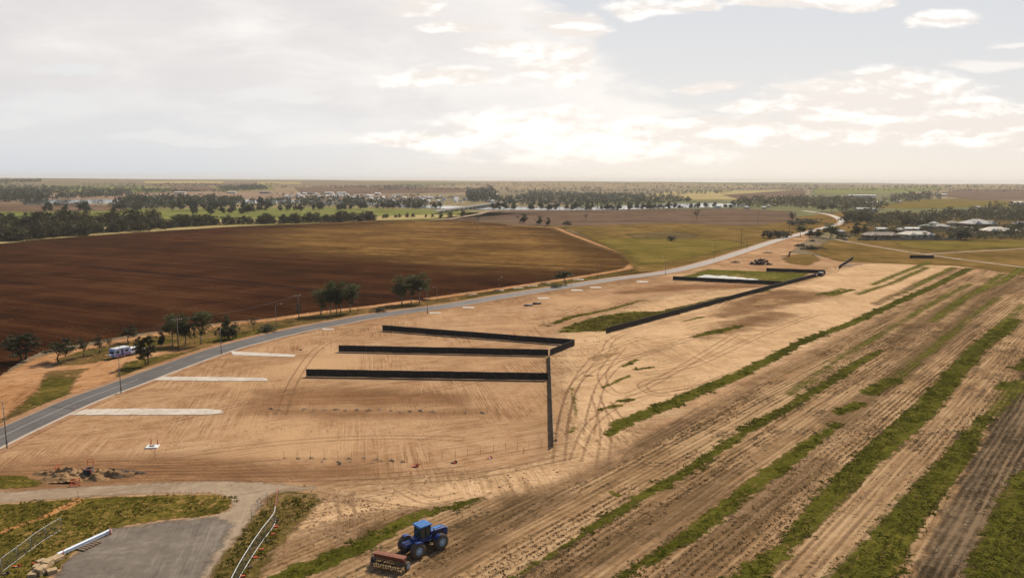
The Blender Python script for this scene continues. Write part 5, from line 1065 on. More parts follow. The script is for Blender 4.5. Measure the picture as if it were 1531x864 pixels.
# ------------------------------------------------------------------ tractor and seed drill
pr_, pf_ = G(625.5, 833), G(658, 820); hd = math.radians(90-47); fx = np.array([math.cos(hd), math.sin(hd)]); fy = np.array([-fx[1], fx[0]])
ctr = (np.array(pr_)+np.array(pf_))/2+fy*1.25
tr = thing('tractor', 'blue articulated tractor pulling a seed drill over the field', 'tractor', (*ctr, 0), hd)
WB = 1.75; TW = 1.28
for x in (-WB, WB):
    for y in (-TW, TW):
        w = wheel(tr, x, y, .95, .74, M_rimblue)
        b = MB()
        for k in range(22):
            a = 2*math.pi*k/22
            for s in (-1, 1): b.box((math.cos(a+s*.07)*.955, s*.19, math.sin(a+s*.07)*.955), (.07, .36, .07), 0, 1, -a)
        b.build('tread', M_black, w)
        b = MB(); b.lathe_y([(-.40, .001), (-.40, .13), (.40, .13), (.40, .001)], (0, 0, 0), 12); b.build('hub', M_white, w)
b = MB(); b.side([(.55, 1.25), (.55, 2.15), (.9, 2.3), (2.9, 2.2), (3.35, 2.02), (3.45, 1.7), (3.4, 1.1), (2.6, 1.0)], -.52, .52); b.build('hood', M_blue, tr, .07)
b = MB(); b.box((3.46, 0, 1.55), (.06, .8, .75)); b.build('grille', M_dsteel, tr)
b = MB(); b.box((1.9, 0, 2.27), (1.5, .5, .05)); b.build('hood_panel', M_bluelt, tr, .02)
for s in (-1, 1):
    b = MB(); b.box((1.9, s*.53, 1.75), (1.7, .03, .45)); b.build('side_grille', M_dsteel, tr)
    b = MB(); b.box((3.47, s*.28, 1.98), (.05, .22, .12)); b.build('headlight', M_lamp, tr)
b = MB(); b.box((1.6, 0, .95), (3.2, .8, .5)); b.box((-1.5, 0, .98), (2.6, .75, .5)); b.box((WB, 0, .95), (.5, 2.1, .42)); b.box((-WB, 0, .95), (.5, 2.1, .42)); b.tube([(0, 0, .55), (0, 0, 1.3)], .22, 10); b.build('chassis', M_dsteel, tr, .03)
b = MB(); b.box((-.15, 0, 1.62), (1.75, 1.55, .5)); b.build('cab_base', M_blue, tr, .05)
cb = MB()
for x, y in ((-.85, -.68), (-.85, .68), (.62, -.68), (.62, .68), (-.1, -.75), (-.1, .75)): cb.tube([(x, y, 1.85), (x*.93, y*.95, 3.28)], .05, 6)
cb.build('cab_frame', M_dsteel, tr)
b = MB(); b.box((-.12, 0, 2.55), (1.5, 1.4, 1.42), taper=.95); b.build('cab_glass', plain('cab_glazing', (.015, .04, .04), .08, var=.1, spec=.8), tr, .03)
b = MB(); b.box((-.12, 0, 3.36), (1.95, 1.72, .2), taper=.9); rf = b.build('cab_roof', M_bluelt, tr, .07)
b = MB(); b.box((-.12, .35, 3.475), (1.2, .1, .03)); b.box((-.12, -.35, 3.475), (1.2, .1, .03)); b.build('roof_rib', M_bluelt, rf, .01)
for x in (-1.0, .78):
    for y in (-.6, .6):
        b = MB(); b.box((x, y, 3.33), (.1, .2, .1)); b.build('work_light', M_lamp, tr)
b = MB(); b.tube([(.75, -.45, 2.2), (.75, -.45, 3.35), (.7, -.45, 3.5)], [.08, .08, .07], 8); b.build('exhaust_pipe', M_dsteel, tr)
b = MB(); b.tube([(.85, .5, 2.2), (.85, .5, 2.95)], .1, 8); b.box((.85, .5, 3.0), (.3, .3, .15)); b.build('air_intake', M_dsteel, tr, .02)
b = MB(); b.box((-1.75, 0, 1.45), (2.2, 1.1, .45)); b.build('rear_frame', M_blue, tr, .06)
b = MB(); b.box((-1.3, 0, 1.83), (.8, .9, .3)); b.build('fuel_tank', M_blue, tr, .08)
for s in (-1, 1):
    b = MB(); pts = [(math.cos(a), math.sin(a)) for a in np.linspace(.75, 1.9, 7)]
    pr2 = [(-WB+1.05*c, .95+1.08*q) for c, q in pts]+[(-WB+1.0*c, .95+1.02*q) for c, q in pts[::-1]]
    b.side(pr2, s*TW-.33, s*TW+.27); b.build('fender', M_blue, tr, .015)
    b = MB(); pr2 = [(WB+1.05*c, .95+1.08*q) for c, q in [(math.cos(a), math.sin(a)) for a in np.linspace(1.75, 2.6, 6)]]+[(WB+1.0*c, .95+1.02*q) for c, q in [(math.cos(a), math.sin(a)) for a in np.linspace(2.6, 1.75, 6)]]
    b.side(pr2, s*TW-.33, s*TW+.27); b.build('fender', M_blue, tr, .015)
    b = MB(); b.box((.35, s*.92, .75), (.5, .3, .06)); b.box((.35, s*.98, 1.1), (.45, .25, .06)); b.box((.35, s*.86, 1.4), (.4, .2, .06)); b.build('step', M_dsteel, tr)
    b = MB(); b.tube([(.6, s*.75, 2.9), (.75, s*1.15, 2.9)], .02, 5); b.box((.76, s*1.2, 2.75), (.05, .2, .36)); b.build('mirror', M_dsteel, tr)
b = MB(); b.box((-3.1, 0, .6), (.9, .25, .12)); b.build('drawbar', M_dsteel, tr)

wl, wr = np.array(G(558.7, 842)), np.array(G(609, 852.5)); wv = wr-wl; wid = np.linalg.norm(wv); ang = math.atan2(wv[1], wv[0])+math.pi/2      # forward
c0 = (wl+wr)/2
sd_ = thing('seed_drill', 'faded orange seed drill with rows of tines behind the tractor', 'seed drill', (*c0, 0), ang)
Wd = wid-.5
b = MB(); b.side([(-.38, 1.38), (-.42, 1.52), (.42, 1.52), (.38, 1.38), (.16, .92), (-.16, .92)], -Wd/2, Wd/2); bx_ = b.build('seed_box', M_orange, sd_, .02)
for y in (-Wd/4, Wd/4):
    b = MB(); b.box((0, y, 1.545), (.84, Wd/2-.06, .04)); b.build('lid', M_orange, bx_, .01)
b = MB(); b.box((0, 0, 1.575), (.08, Wd, .03)); b.build('lid_strip', plain('pale_orange', (.42, .17, .09), .6), bx_)
b = MB()
for x in (-1.25, -.65, 0, .55): b.box((x, 0, .72), (.1, Wd, .1))
for y in (-Wd/2+.05, -Wd/5, Wd/5, Wd/2-.05): b.box((-.35, y, .72), (1.9, .09, .11))
b.build('frame', M_dsteel, sd_)
for s in (-1, 1): wheel(sd_, 0, s*wid/2, .55, .3, M_rimblue)
k = 0
for row, x in enumerate((-1.3, -.7, -.1)):
    for i in range(11):
        y = -Wd/2+.25+(Wd-.5)*(i+(.5 if row % 2 else 0))/11
        b = MB(); b.tube([(x+.1, y, .72), (x-.12, y, .5), (x-.05, y, .22), (x+.1, y, .02)], [.035, .03, .03, .05], 5); b.box((x-.02, y, .74), (.2, .1, .16)); tn = b.build('tine', M_yellow if row % 2 == 0 else M_rust, sd_)
b = MB()
for i in range(14): b.tube([(0, -Wd/2+.2+(Wd-.4)*i/13, .95), (-.4, -Wd/2+.2+(Wd-.4)*i/13, .62), (-.7, -Wd/2+.2+(Wd-.4)*i/13, .35)], .025, 4)
b.build('seed_tube', M_black, sd_)
b = MB(); b.tube([(.55, -Wd/4, .7), (2.3, 0, .6)], .06, 6); b.tube([(.55, Wd/4, .7), (2.3, 0, .6)], .06, 6); b.build('drawbar', M_dsteel, sd_)
# ------------------------------------------------------------------ small things on the site
XY = lambda px, py, z=0.0: (*G(px, py), z)
# rows of marker posts
def post_proto(h):
    r = MB(); r.tube([(0, 0, -.05), (0, 0, h*.5), (0, 0, h)], [.024, .023, .022], 6); return r
r1 = [(400+x/3.062, 460+y/3.062) for x, y in [(757, 488), (806, 488), (855, 488), (906, 487), (955, 488), (1005, 486), (1052, 485), (1101, 485), (1150, 485), (1199, 484), (1252, 483)]]
r2 = [(400+x/3.062, 460+y/3.062) for x, y in [(75, 695), (137, 693), (198, 694), (260, 695), (323, 698), (383, 700), (443, 701), (505, 702), (565, 704), (628, 705), (686, 703), (742, 702), (799, 698), (860, 694), (916, 682), (975, 672), (1033, 664), (1090, 658), (1143, 653), (1197, 644), (1252, 634)]]
P0 = None
def put_post(px, py, h, label, group):
    global P0
    if P0 is None:
        P0 = post_proto(1.55).build('fence_post', M_dsteel); o = P0
    else: o = P0.copy(); COL.objects.link(o)
    o.location = XY(px, py); o.rotation_euler = (rnd.uniform(-.04, .04), rnd.uniform(-.04, .04), 0); o.scale = (1, 1, h/1.55); tag(o, label, 'fence post', group)
for q in r1: put_post(*q, 1.25, 'thin bare fence post in the upper row of posts', 'upper row of fence posts')
for q in r2: put_post(*q, 1.55, 'thin dark fence post in the lower row of posts', 'lower row of fence posts')
for q in [(540, 494), (548, 494), (556, 494), (564, 494), (536, 490)]: put_post(*q, 1.2, 'thin post left of the farthest parallel fence', 'posts by the farthest parallel fence')
# little heaps of dug soil
M_spoil = plain('dug_soil', (.25, .145, .075), .95, var=.5, nscale=3, bump=.1)
def heap(seed, rx, ry, h, n=14, lump=.35):
    r = np.random.default_rng(seed); vs = []; fs = []
    gx, gy = np.meshgrid(np.arange(n+1)/n*2-1, np.arange(n+1)/n*2-1, indexing='ij'); GQ = np.stack([gx.ravel()*rx, gy.ravel()*ry], 1)+seed*13.7+200; sc_ = max(ry, .6)
    T = (.5*vnoise(GQ, sc_*.45, seed)+.3*vnoise(GQ, sc_*.2, seed+1)+.2*vnoise(GQ, sc_*.1, seed+2)).reshape(n+1, n+1)
    for i in range(n+1):
        for j in range(n+1):
            u, v = i/n*2-1, j/n*2-1; d = math.hypot(u, v); a = math.atan2(v, u)
            rr = 1+.22*math.sin(a*3+seed)+.14*math.sin(a*7+seed*2)
            z = max(0, 1-(d/rr)**1.6) if d < rr else 0
            vs.append((u*rx, v*ry, h*z*(1-lump+lump*2*T[i, j])-.03))
    for i in range(n):
        for j in range(n): fs.append((i*(n+1)+j, (i+1)*(n+1)+j, (i+1)*(n+1)+j+1, i*(n+1)+j+1))
    b = MB(); b.raw(vs, fs, True); return b
hp = [heap(i, .75, .5, .3).build('soil_heap', M_spoil) for i in range(3)]
used_h = [0, 0, 0]
def put_heap(px, py, s, label, group):
    k = rnd.randrange(3)
    o = hp[k] if not used_h[k] else hp[k].copy()
    if used_h[k]: COL.objects.link(o)
    used_h[k] += 1
    o.location = XY(px, py); o.rotation_euler = (0, 0, rnd.uniform(0, 6)); o.scale = (s, s, s); tag(o, label, 'soil heap', group)
for x, y in [(20, 463), (60, 468), (170, 465), (215, 468), (262, 470), (315, 467), (360, 470), (412, 468), (465, 470), (515, 468), (565, 472), (608, 478), (655, 475), (705, 473), (757, 478), (905, 480), (985, 482)]:
    put_heap(400+x/3.062, 460+y/3.062, rnd.uniform(.8, 1.3), 'small heap of dug soil along the upper row of posts', 'soil heaps along the upper post row')
for x, y in [(80, 688), (140, 690), (200, 688), (262, 692), (330, 708), (375, 690), (440, 688), (500, 694), (520, 702), (570, 700), (620, 705), (250, 706), (380, 706), (480, 710)]:
    put_heap(400+x/3.062, 460+y/3.062, rnd.uniform(.6, 1.1), 'small heap of dug soil along the lower row of posts', 'soil heaps along the lower post row')
# pits slab with bollards
def bollard(px, py, label, h=1.0, group=None):
    r = thing('safety_post', label, 'safety post', XY(px, py), 0, group); b = MB(); b.tube([(0, 0, 0), (0, 0, h)], .05, 8); b.build('post', M_red, r); b = MB(); b.tube([(0, 0, h*.72), (0, 0, h*.84)], .053, 8); b.build('band', M_white, r); return r
x, y = G(228, 668.5); r_ = thing('pit_cover', 'white concrete pit slab with a dark lid on the sand', 'pit cover', (x, y, 0), .12)
b = MB(); b.box((0, 0, .12), (1.9, 1.5, .24)); b.build('slab', M_white, r_, .03); b = MB(); b.box((-.1, 0, .27), (.8, .7, .05)); b.build('lid', M_black, r_, .01)
for px, py, lab in [(225.5, 667, 'orange safety post on the left side of the white pit slab'), (226.5, 664, 'orange safety post behind the left side of the pit slab'), (235.5, 664.5, 'orange safety post at the back right of the pit slab'), (236.5, 667.5, 'orange safety post at the front right of the pit slab')]: bollard(px, py, lab, 1.25)
bollard(281.5, 629, 'lone orange safety post below the second driveway', 1.2); bollard(110.5, 615, 'orange post at the kerb end of the longest driveway', 1.0); bollard(444.5, 523, 'orange post right of the third driveway', 1.2); bollard(372, 604, 'orange peg on the sand below the second driveway', .6); bollard(399, 640, 'orange peg alone on the graded sand', .5)
bollard(783, 677, 'tilted orange peg by the lower post row near the fence', 1.0)
def clutter(px, py, label, m1, m2, s=1.0, rz=0.0):
    r = thing('barrier_scraps', label, 'barrier scraps', XY(px, py), rz); b = MB(); b.box((0, 0, .12*s), (1.0*s, .35*s, .16*s), .3); b.box((.3*s, .1*s, .3*s), (.6*s, .05*s, .25*s), -.5); b.build('mesh_roll', m1, r, .02); b = MB(); b.box((.1*s, -.25*s, .1*s), (.45*s, .4*s, .3*s), .7, .6); b.build('sandbag', m2, r, .04)
clutter(449, 523.5, 'dark bag beside the orange post right of the third driveway', M_black, M_wood, .8)
clutter(621, 697.5, 'red and dark scraps at the left of the lower post row', M_red, M_black, 1.0); clutter(679, 692, 'dark scraps with red bits in the lower post row', M_rust, M_red, .9); clutter(732, 685, 'red and white scraps in the lower post row', M_red, M_white, .8); clutter(507, 694, 'black bag in the lower post row', M_black, M_black, .6); clutter(829.5, 659, 'black bag at the near end of the edge-on fence', M_black, M_dsteel, .7)

# spoil heap around the pit on the left, with red barriers
mh = heap(7, 7.8, 2.8, 1.0, 110, 1.0); M_mound = soil('mound_soil', [(.16, .09, .043), (.29, .17, .082), (.41, .26, .135)], big=6, mid=1.2, bump=.35)
o = mh.build('spoil_heap', M_mound); o.location = XY(122, 712, 0); o.rotation_euler = (0, 0, .05); tag(o, 'lumpy spoil heap round an open pit beside the access road', 'spoil heap')
o2 = heap(12, 4.6, 1.7, .7, 60, .8).build('spoil_heap', plain('dark_dug_soil', (.10, .062, .036), .95, var=.6, nscale=1.5, bump=.12)); o2.location = XY(172, 708); o2.rotation_euler = (0, 0, -.08); tag(o2, 'dark brown dug soil spread right of the open pit', 'spoil heap')
x, y = G(133, 712); r_ = thing('pit_ring', 'dark open pit ring in the spoil heap', 'pit', (x, y, .35), 0); b = MB(); b.lathe_y([(-.55, .75), (-.55, .62), (.55, .62), (.55, .75), (-.55, .75)], (0, 0, 0), 24); q = b.build('ring', M_dsteel, r_); q.rotation_euler = (math.pi/2, 0, 0); q.location = (0, 0, .35); b = MB(); b.lathe_y([(-.1, .001), (-.1, .61), (.1, .61), (.1, .001)], (0, 0, 0), 24); q = b.build('pit_floor', M_black, r_); q.rotation_euler = (math.pi/2, 0, 0); q.location = (0, 0, .55)
def barrier(px, py, w, rz, label, z=0.0, h=1.0):
    r = thing('safety_barrier', label, 'barrier', (*G(px, py), z), rz)
    for k in (-w/2, w/2):
        b = MB(); b.tube([(k, 0, 0), (k, 0, h)], .045, 6); b.build('post', M_red, r)
    for zr in (.93, .45):
        b = MB(); b.box((0, -.02, h*zr), (w, .05, .08)); b.build('rail', M_red, r)
barrier(136, 699, .8, .3, 'orange barrier standing at the top of the spoil heap', .45); barrier(131, 713.5, 1.3, -.2, 'orange barrier leaning over the dark open pit', .6, .7); barrier(112, 727, 1.4, .1, 'orange barrier lying at the edge of the access road', 0, .45); barrier(113, 723, 1.2, .8, 'second orange barrier behind the one at the access road', .1, .7); barrier(86, 705, .6, 1.2, 'tilted orange barrier at the left end of the spoil heap', .2)
put_post(232, 689, 1.7, 'single dark post on the sand below the pit slab', None)
put_post(117.5, 746, 1.3, 'post at the top end of the orange trench', None)

# white beam on orange posts, pallet, sandstone blocks
pa, pb_ = G(87, 833), G(166, 796.5); mid = ((pa[0]+pb_[0])/2, (pa[1]+pb_[1])/2); L = math.dist(pa, pb_); ang = math.atan2(pb_[1]-pa[1], pb_[0]-pa[0])
r_ = thing('steel_beam', 'long white steel beam lying on blocks at the gravel yard edge', 'steel beam', (*mid, 0), ang)
b = MB(); b.box((0, 0, .5), (L, .42, .07)); b.box((0, 0, .2), (L, .42, .07)); b.box((0, 0, .35), (L, .14, .26)); b.build('beam', plain('white_blue_paint', (.72, .76, .82), .4, var=.12), r_, .01)
for k in (-L*.4, 0, L*.4):
    b = MB(); b.box((k, 0, .08), (.3, .7, .16)); b.build('bearer', M_wood, r_)
bollard(164.5, 798.5, 'orange post at the far end of the white beam', 1.0); bollard(166, 799.5, 'second orange post at the far end of the white beam', .9); bollard(95.5, 834, 'orange post at the near end of the white beam', 1.1)
r_ = thing('timber_pallet', 'worn timber pallet leaning beside the white beam', 'pallet', XY(134, 816.5), ang+.05)
for k in range(6):
    b = MB(); b.box((-1.1+k*.44, 0, .17), (.3, 1.25, .04)); b.build('slat', M_wood, r_)
for y in (-.5, 0, .5):
    b = MB(); b.box((0, y, .09), (2.5, .12, .1)); b.build('bearer', M_wood, r_)
def block(px, py, s, rz, label, seed):
    me = bpy.data.meshes.new('stone_block'); bm = bmesh.new(); bmesh.ops.create_cube(bm, size=1); bmesh.ops.subdivide_edges(bm, edges=bm.edges, cuts=4, use_grid_fill=True)
    r = random.Random(seed)
    for v in bm.verts: v.co = v.co*(1-.10*(v.co.length-.5))+type(v.co)((r.uniform(-.03, .03), r.uniform(-.03, .03), r.uniform(-.03, .03)))
    bmesh.ops.scale(bm, vec=s, verts=bm.verts); bm.to_mesh(me); bm.free()
    o = link_mesh('stone_block', me, None, [M_stone]); x, y = G(px, py); o.location = (x, y, s[2]*.46); o.rotation_euler = (0, 0, rz); tag(o, label, 'stone block')
block(84, 838, (1.5, 1.2, .55), ang, 'flat sandstone block nearest the white beam', 1); block(72, 846, (1.1, .9, .8), ang+.3, 'sandstone block in the middle of the pile, lit on top', 2); block(62, 843, (.9, .7, .6), ang-.2, 'small sandstone block at the back of the pile', 3); block(63, 857, (1.3, 1.0, .9), ang+.1, 'large sandstone block at the front of the pile', 4); block(50, 862, (1.0, .9, .6), ang+.6, 'sandstone block cut by the bottom edge', 5); block(78, 856, (1.0, .8, .5), ang-.4, 'low sandstone block right of the large front block', 6); block(55, 850, (.8, .7, .5), ang+.5, 'small sandstone block left of the large front block', 7)
clutter(8, 858, 'black bag at the foot of the left wire fence', M_black, M_black, .9); clutter(25, 847, 'orange barrier pieces beside the left wire fence', M_red, M_yellow, .8); clutter(52, 842, 'red barrier pieces left of the sandstone pile', M_red, M_red, .6)

# wire fences
def wire_fence(pts, h, label, railm, rail_r=.045, low=True, fs=2.4, cross=()):
    W = smooth_line(pts, 6); W = [np.array(q) for q in W]; O = W[0]; r = thing('wire_fence', label, 'fence', (*O, 0))
    mb = MB(); vs = []; fsq = []
    for q in W: vs += [(*(q-O), .08), (*(q-O), h-.04)]
    fsq = [(2*i, 2*i+2, 2*i+3, 2*i+1) for i in range(len(W)-1)]; mb.raw(vs, fsq); mb.build('wire_mesh', M_mesh, r)
    b = MB(); b.tube([(*(q-O), h) for q in W], rail_r, 6); b.build('top_rail', railm, r)
    if low: b = MB(); b.tube([(*(q-O), .1) for q in W], rail_r, 6); b.build('bottom_rail', railm, r)
    d = np.concatenate([[0], np.cumsum([np.linalg.norm(b_-a_) for a_, b_ in zip(W, W[1:])])]); n = max(2, int(d[-1]/fs)); A = np.array(W)
    for k in range(n+1):
        u = d[-1]*k/n; q = np.array([np.interp(u, d, A[:, 0]), np.interp(u, d, A[:, 1])])-O
        b = MB(); b.tube([(*q, 0), (*q, h+.04)], .035, 6); b.build('post', M_galv, r)
    return r
wf = [(412, 775), (411, 783), (405, 793), (394, 807), (381, 826), (371, 842), (358, 864), (345, 890)]
fz = wire_fence([G(*q) for q in wf], 1.75, 'curving wire fence with white rails on the dry turf', M_white, .035)
for k, q in enumerate([(414, 778), (413, 788), (408, 799), (400, 810), (391, 822), (382, 834), (374, 849), (363, 862)]):
    o = block(*q, (.45, .3, .2), .5, 'x', 50+k) if False else None
    b = MB(); b.box((0, 0, .1), (.55, .28, .18), 0, .85); o = b.build('fence_foot', M_red if k % 3 else M_rust, fz, .02); g_ = G(*q); o.location = (g_[0]-fz.location[0], g_[1]-fz.location[1], 0); o.rotation_euler = (0, 0, .4)
wire_fence([G(2, 856), G(30, 835), G(60, 812), G(92, 792)], 1.7, 'wire fence with pale rails on the green turf at left', M_galv, .024)
wire_fence([G(416, 740), G(414, 755), (G(412, 772)[0], G(412, 772)[1])], 1.2, 'orange barrier line above the white railed fence', M_red, .03, False, 1.6)
wire_fence([G(376, 775), G(386, 763), G(400, 752)], 1.6, 'short dark wire fence by the access road bend', M_dsteel, .02, False, 2.2)
for x in range(12): put_post(232+x*9, 737+math.sin(x)*.8, .55, 'short orange peg on the upper edge of the turf', 'orange pegs along the turf edge'); 
peg = [o for o in bpy.data.objects if o.get('group') == 'orange pegs along the turf edge']
pm = P0.data.copy(); pm.materials.clear(); pm.materials.append(M_red)
for o in peg: o.data = pm; o['category'] = 'peg'; o.name = 'marker_peg'
# survey tyre mounds on the sand at right of the fence: furrowed humps of sand
def hump(px, py, rx, ry, h, rz, label, seed, m):
    o = heap(seed, rx, ry, h, 30, .45).build('sand_mound', m); o.location = XY(px, py); o.rotation_euler = (0, 0, rz); tag(o, label, 'sand mound')
hump(902, 533, 6.5, 2.0, .55, .85, 'long low sand mound right of the farthest fence corner', 21, M_mound); hump(880, 562, 1.3, .8, .4, .3, 'small sand mound right of the edge-on fence', 22, M_mound); hump(1150, 452, 12, 4, .7, .8, 'low brown mound in the middle of the site', 23, M_mound); hump(818, 486, 3.4, 1.3, .45, .5, 'sand ridge at the end of the curved grass line', 24, M_mound)
hump(1100, 393, 3.0, 1.4, 1.1, .2, 'small brown mound left of the dark scrap heap', 25, M_spoil); hump(1148, 378.5, 3.2, 1.4, .9, .1, 'small brown mound on the sand by the road', 26, M_spoil); hump(1268, 398, 8, 2.5, 1.2, .9, 'brown ridge behind the lone short fence', 27, M_spoil); hump(1280, 396, 4, 1.2, .5, .2, 'low brown heap right of the lone short fence', 28, M_spoil)

# scrap and logs
def scrap(px, py, w, h, label, seed, m, n=60):
    r = random.Random(seed); x, y = G(px, py); b = MB()
    for i in range(n):
        u = max(-.6, min(.6, r.gauss(0, .34))); v = max(-.6, min(.6, r.gauss(0, .3))); hh = h*max(.15, 1-u*u*2.2-v*v*2)
        b.box((u*w, v*w*.5, r.uniform(.1, 1)*hh), (r.uniform(.4, 2.2), r.uniform(.2, .9), r.uniform(.1, .5)), r.uniform(0, 3.1), r.uniform(.5, 1), r.uniform(-.9, .9))
    o = b.build('scrap_heap', m); o.location = (x, y, 0); tag(o, label, 'scrap heap')
scrap(1137, 395.5, 9.5, 3.4, 'big dark heap of scrap and roots on the sand', 3, M_rust, 150); scrap(1211, 373, 9, 2.6, 'heap of dark stumps with pale broken faces', 4, M_rust, 110); scrap(1197, 368.5, 7, 2.4, 'grey brushwood heap left of the stump heap', 5, M_wood, 90); scrap(1214, 361, 3, 1.2, 'tiny brush heap near the road junction', 6, M_rust, 40)
r_ = thing('fallen_log', 'long dark fallen log right of the stump heap', 'log', XY(1226, 374), -.1); b = MB(); b.tube([(-7, 0, 1.5), (-3, .2, 1.9), (1, 0, 1.4), (5, -.3, .6)], [.45, .4, .35, .2], 8); b.build('log', M_rust, r_); b = MB(); b.tube([(0, 0, 1.4), (1.5, .4, 2.2), (2.5, .9, 2.4)], [.2, .15, .08], 6); b.build('branch', M_rust, r_)
r_ = thing('tree_stump', 'upturned tree stump with roots on the sand', 'tree stump', XY(1180, 383.5), .3); b = MB(); b.tube([(-.5, 0, 0), (0, 0, 1.4), (.6, 0, 2.8)], [.5, .45, .6], 8); b.build('trunk', M_rust, r_)
for k in range(6):
    b = MB(); a = k*1.05; b.tube([(.6, 0, 2.7), (.6+math.cos(a)*.9, math.sin(a)*.9, 3.1), (.6+math.cos(a)*1.7, math.sin(a)*1.7, 2.9+.3*math.sin(a*3))], [.22, .14, .05], 5); b.build('root', M_rust, r_)
b = MB(); b.tube([(-6, .5, .3), (-3, .2, .5), (-.5, 0, .6)], [.12, .2, .25], 6); b.build('branch', M_rust, r_)
# pipes on the sand
for k, (dx, lab) in enumerate([(0, 'dark pipe section at the left of the pair on the sand'), (1, 'dark pipe section at the right of the pair on the sand')]):
    r_ = thing('pipe_section', lab, 'pipe', XY(790+dx*12.5, 457.5-dx*2.6), .35); b = MB(); b.tube([(-1.6, 0, .35), (1.6, 0, .35)], .33, 12); b.build('pipe', M_dsteel if k else M_grey, r_); b = MB(); b.box((-1, 0, .05), (.15, .9, .08)); b.box((1, 0, .05), (.15, .9, .08)); b.build('bearer', M_wood, r_)
# white sheeting along the enclosed block: crumpled plastic over a bank
x0, y0 = G(1038, 414.5); W = GP([(1040, 415.3), (1052, 412.3), (1075, 413), (1105, 415.5), (1135, 419), (1120, 419.8), (1075, 417.4)]); 
P = np.array(W); lo = P.min(0)-.5; hi = P.max(0)+.5; st = .55; nx = int((hi[0]-lo[0])/st)+1; ny = int((hi[1]-lo[1])/st)+1; X, Y = np.meshgrid(lo[0]+np.arange(nx)*st, lo[1]+np.arange(ny)*st); Q = np.stack([X.ravel(), Y.ravel()], 1); s_ = sd_poly(Q, P); idx = np.arange(nx*ny).reshape(ny, nx); q = np.stack([idx[:-1, :-1].ravel(), idx[:-1, 1:].ravel(), idx[1:, 1:].ravel(), idx[1:, :-1].ravel()], 1); q = q[s_[q].min(1) > -.2]
Z = .1+np.clip(s_, 0, 2)*.05+.55*vnoise(Q, 1.6, 3)*np.clip(s_+.4, 0, 1); o = link_mesh('plastic_sheeting', np_mesh('plastic_sheeting', np.column_stack([Q, Z]), q, smooth=True), None, [plain('white_plastic', (.42, .39, .35), .7, var=.7, nscale=.9)]); tag(o, 'crumpled white plastic sheeting in the enclosed grass block', 'plastic sheeting')
# ------------------------------------------------------------------ light, sky, air, camera
SUN_AZ = math.radians(29); SUN_EL = math.radians(43)      # azimuth right of straight ahead
sun = bpy.data.lights.new('sun', 'SUN'); sun.energy = 4.7; sun.angle = math.radians(.55); sun.color = (1.0, .905, .755)
so = bpy.data.objects.new('sun', sun); COL.objects.link(so)
from mathutils import Vector
sd = Vector((math.sin(SUN_AZ)*math.cos(SUN_EL), math.cos(SUN_AZ)*math.cos(SUN_EL), math.sin(SUN_EL)))
so.rotation_euler = sd.to_track_quat('Z', 'Y').to_euler()
w = bpy.data.worlds.new('World'); sc.world = w; w.use_nodes = True
w.node_tree.nodes.clear(); t = NT(w.node_tree)
sky = t.new('ShaderNodeTexSky', sky_type='NISHITA'); sky.sun_disc = False; sky.sun_elevation = SUN_EL; sky.sun_rotation = SUN_AZ
sky.air_density = 1.0; sky.dust_density = 2.0; sky.ozone_density = 1.0; sky.altitude = 50
SK = .1
d = t.new('ShaderNodeTexCoord').outputs['Generated']
sp = t.new('ShaderNodeSeparateXYZ'); t.put(sp.inputs[0], d)
ay = t.math('MAXIMUM', sp.outputs[1], .05)
u = t.math('DIVIDE', sp.outputs[0], ay); v = t.math('DIVIDE', sp.outputs[2], ay)
front = t.step(sp.outputs[1], .1, .5)
glow = t.math('POWER', t.math('MAXIMUM', t.sub(1.0, t.math('DIVIDE', t.math('ABSOLUTE', t.sub(u, .12)), .75)), 0), 1.5)
cmb = t.new('ShaderNodeCombineXYZ'); t.put(cmb.inputs[0], u); t.put(cmb.inputs[1], v)
uv = cmb.outputs[0]
wq = t.new('ShaderNodeTexNoise'); t.put(wq.inputs['Vector'], t.mapping(uv, scale=(7, 20, 1), loc=(1, 4, 0))); wq.inputs['Scale'].default_value = 1.0; wq.inputs['Detail'].default_value = 5
ws = t.new('ShaderNodeSeparateColor'); t.l.new(wq.outputs['Color'], ws.inputs[0])
u2 = t.add(u, t.mul(t.sub(ws.outputs[0], .5), .16)); v2 = t.add(v, t.mul(t.sub(ws.outputs[1], .5), .045))
def S(px, py): return (px-765)/FPX, (HOR+(px-765)*.0059-py)/FPX
wisp = t.noise(t.mapping(uv, scale=(5, 17, 1)), 1.0, 7, .6, .6)
puff = t.noise(t.mapping(uv, scale=(9, 24, 1), loc=(3, 1, 0)), 1.0, 9, .58, .15); puff_up = t.noise(t.mapping(uv, scale=(9, 24, 1), loc=(2.93, 1.17, 0)), 1.0, 9, .58, .15)
big = t.noise(t.mapping(uv, scale=(2.0, 7, 1), loc=(7, 2, 0)), 1.0, 5, .55)
# the broad cloud sheet covering the left and middle, with a ragged right edge
e0, e1 = S(790, 0), S(965, 150)
edge_u = t.add(e0[0], t.mul(t.sub(e0[1], v), (e1[0]-e0[0])/(e0[1]-e1[1])))
sheet_d = t.add(t.sub(edge_u, u), t.add(t.mul(t.sub(puff, .5), .24), t.mul(t.sub(wisp, .5), .12)))
sheet_m = t.step(sheet_d, -.03, .05)
def blobs(lst, nz, amp, soft):
    tot = None
    for px, py, rx, ry in lst:
        cu, cv_ = S(px, py)
        du = t.math('DIVIDE', t.sub(u2, cu), rx/FPX); dv = t.math('DIVIDE', t.sub(v2, cv_), ry/FPX)
        dv = t.math('MAXIMUM', dv, t.mul(dv, -1.7))                 # flat bases
        k = t.sub(1.0, t.math('SQRT', t.add(t.mul(du, du), t.mul(dv, dv))))
        tot = k if tot is None else t.math('MAXIMUM', tot, k)
    return t.step(t.add(tot, t.mul(t.sub(nz, .5), amp)), .02, soft)
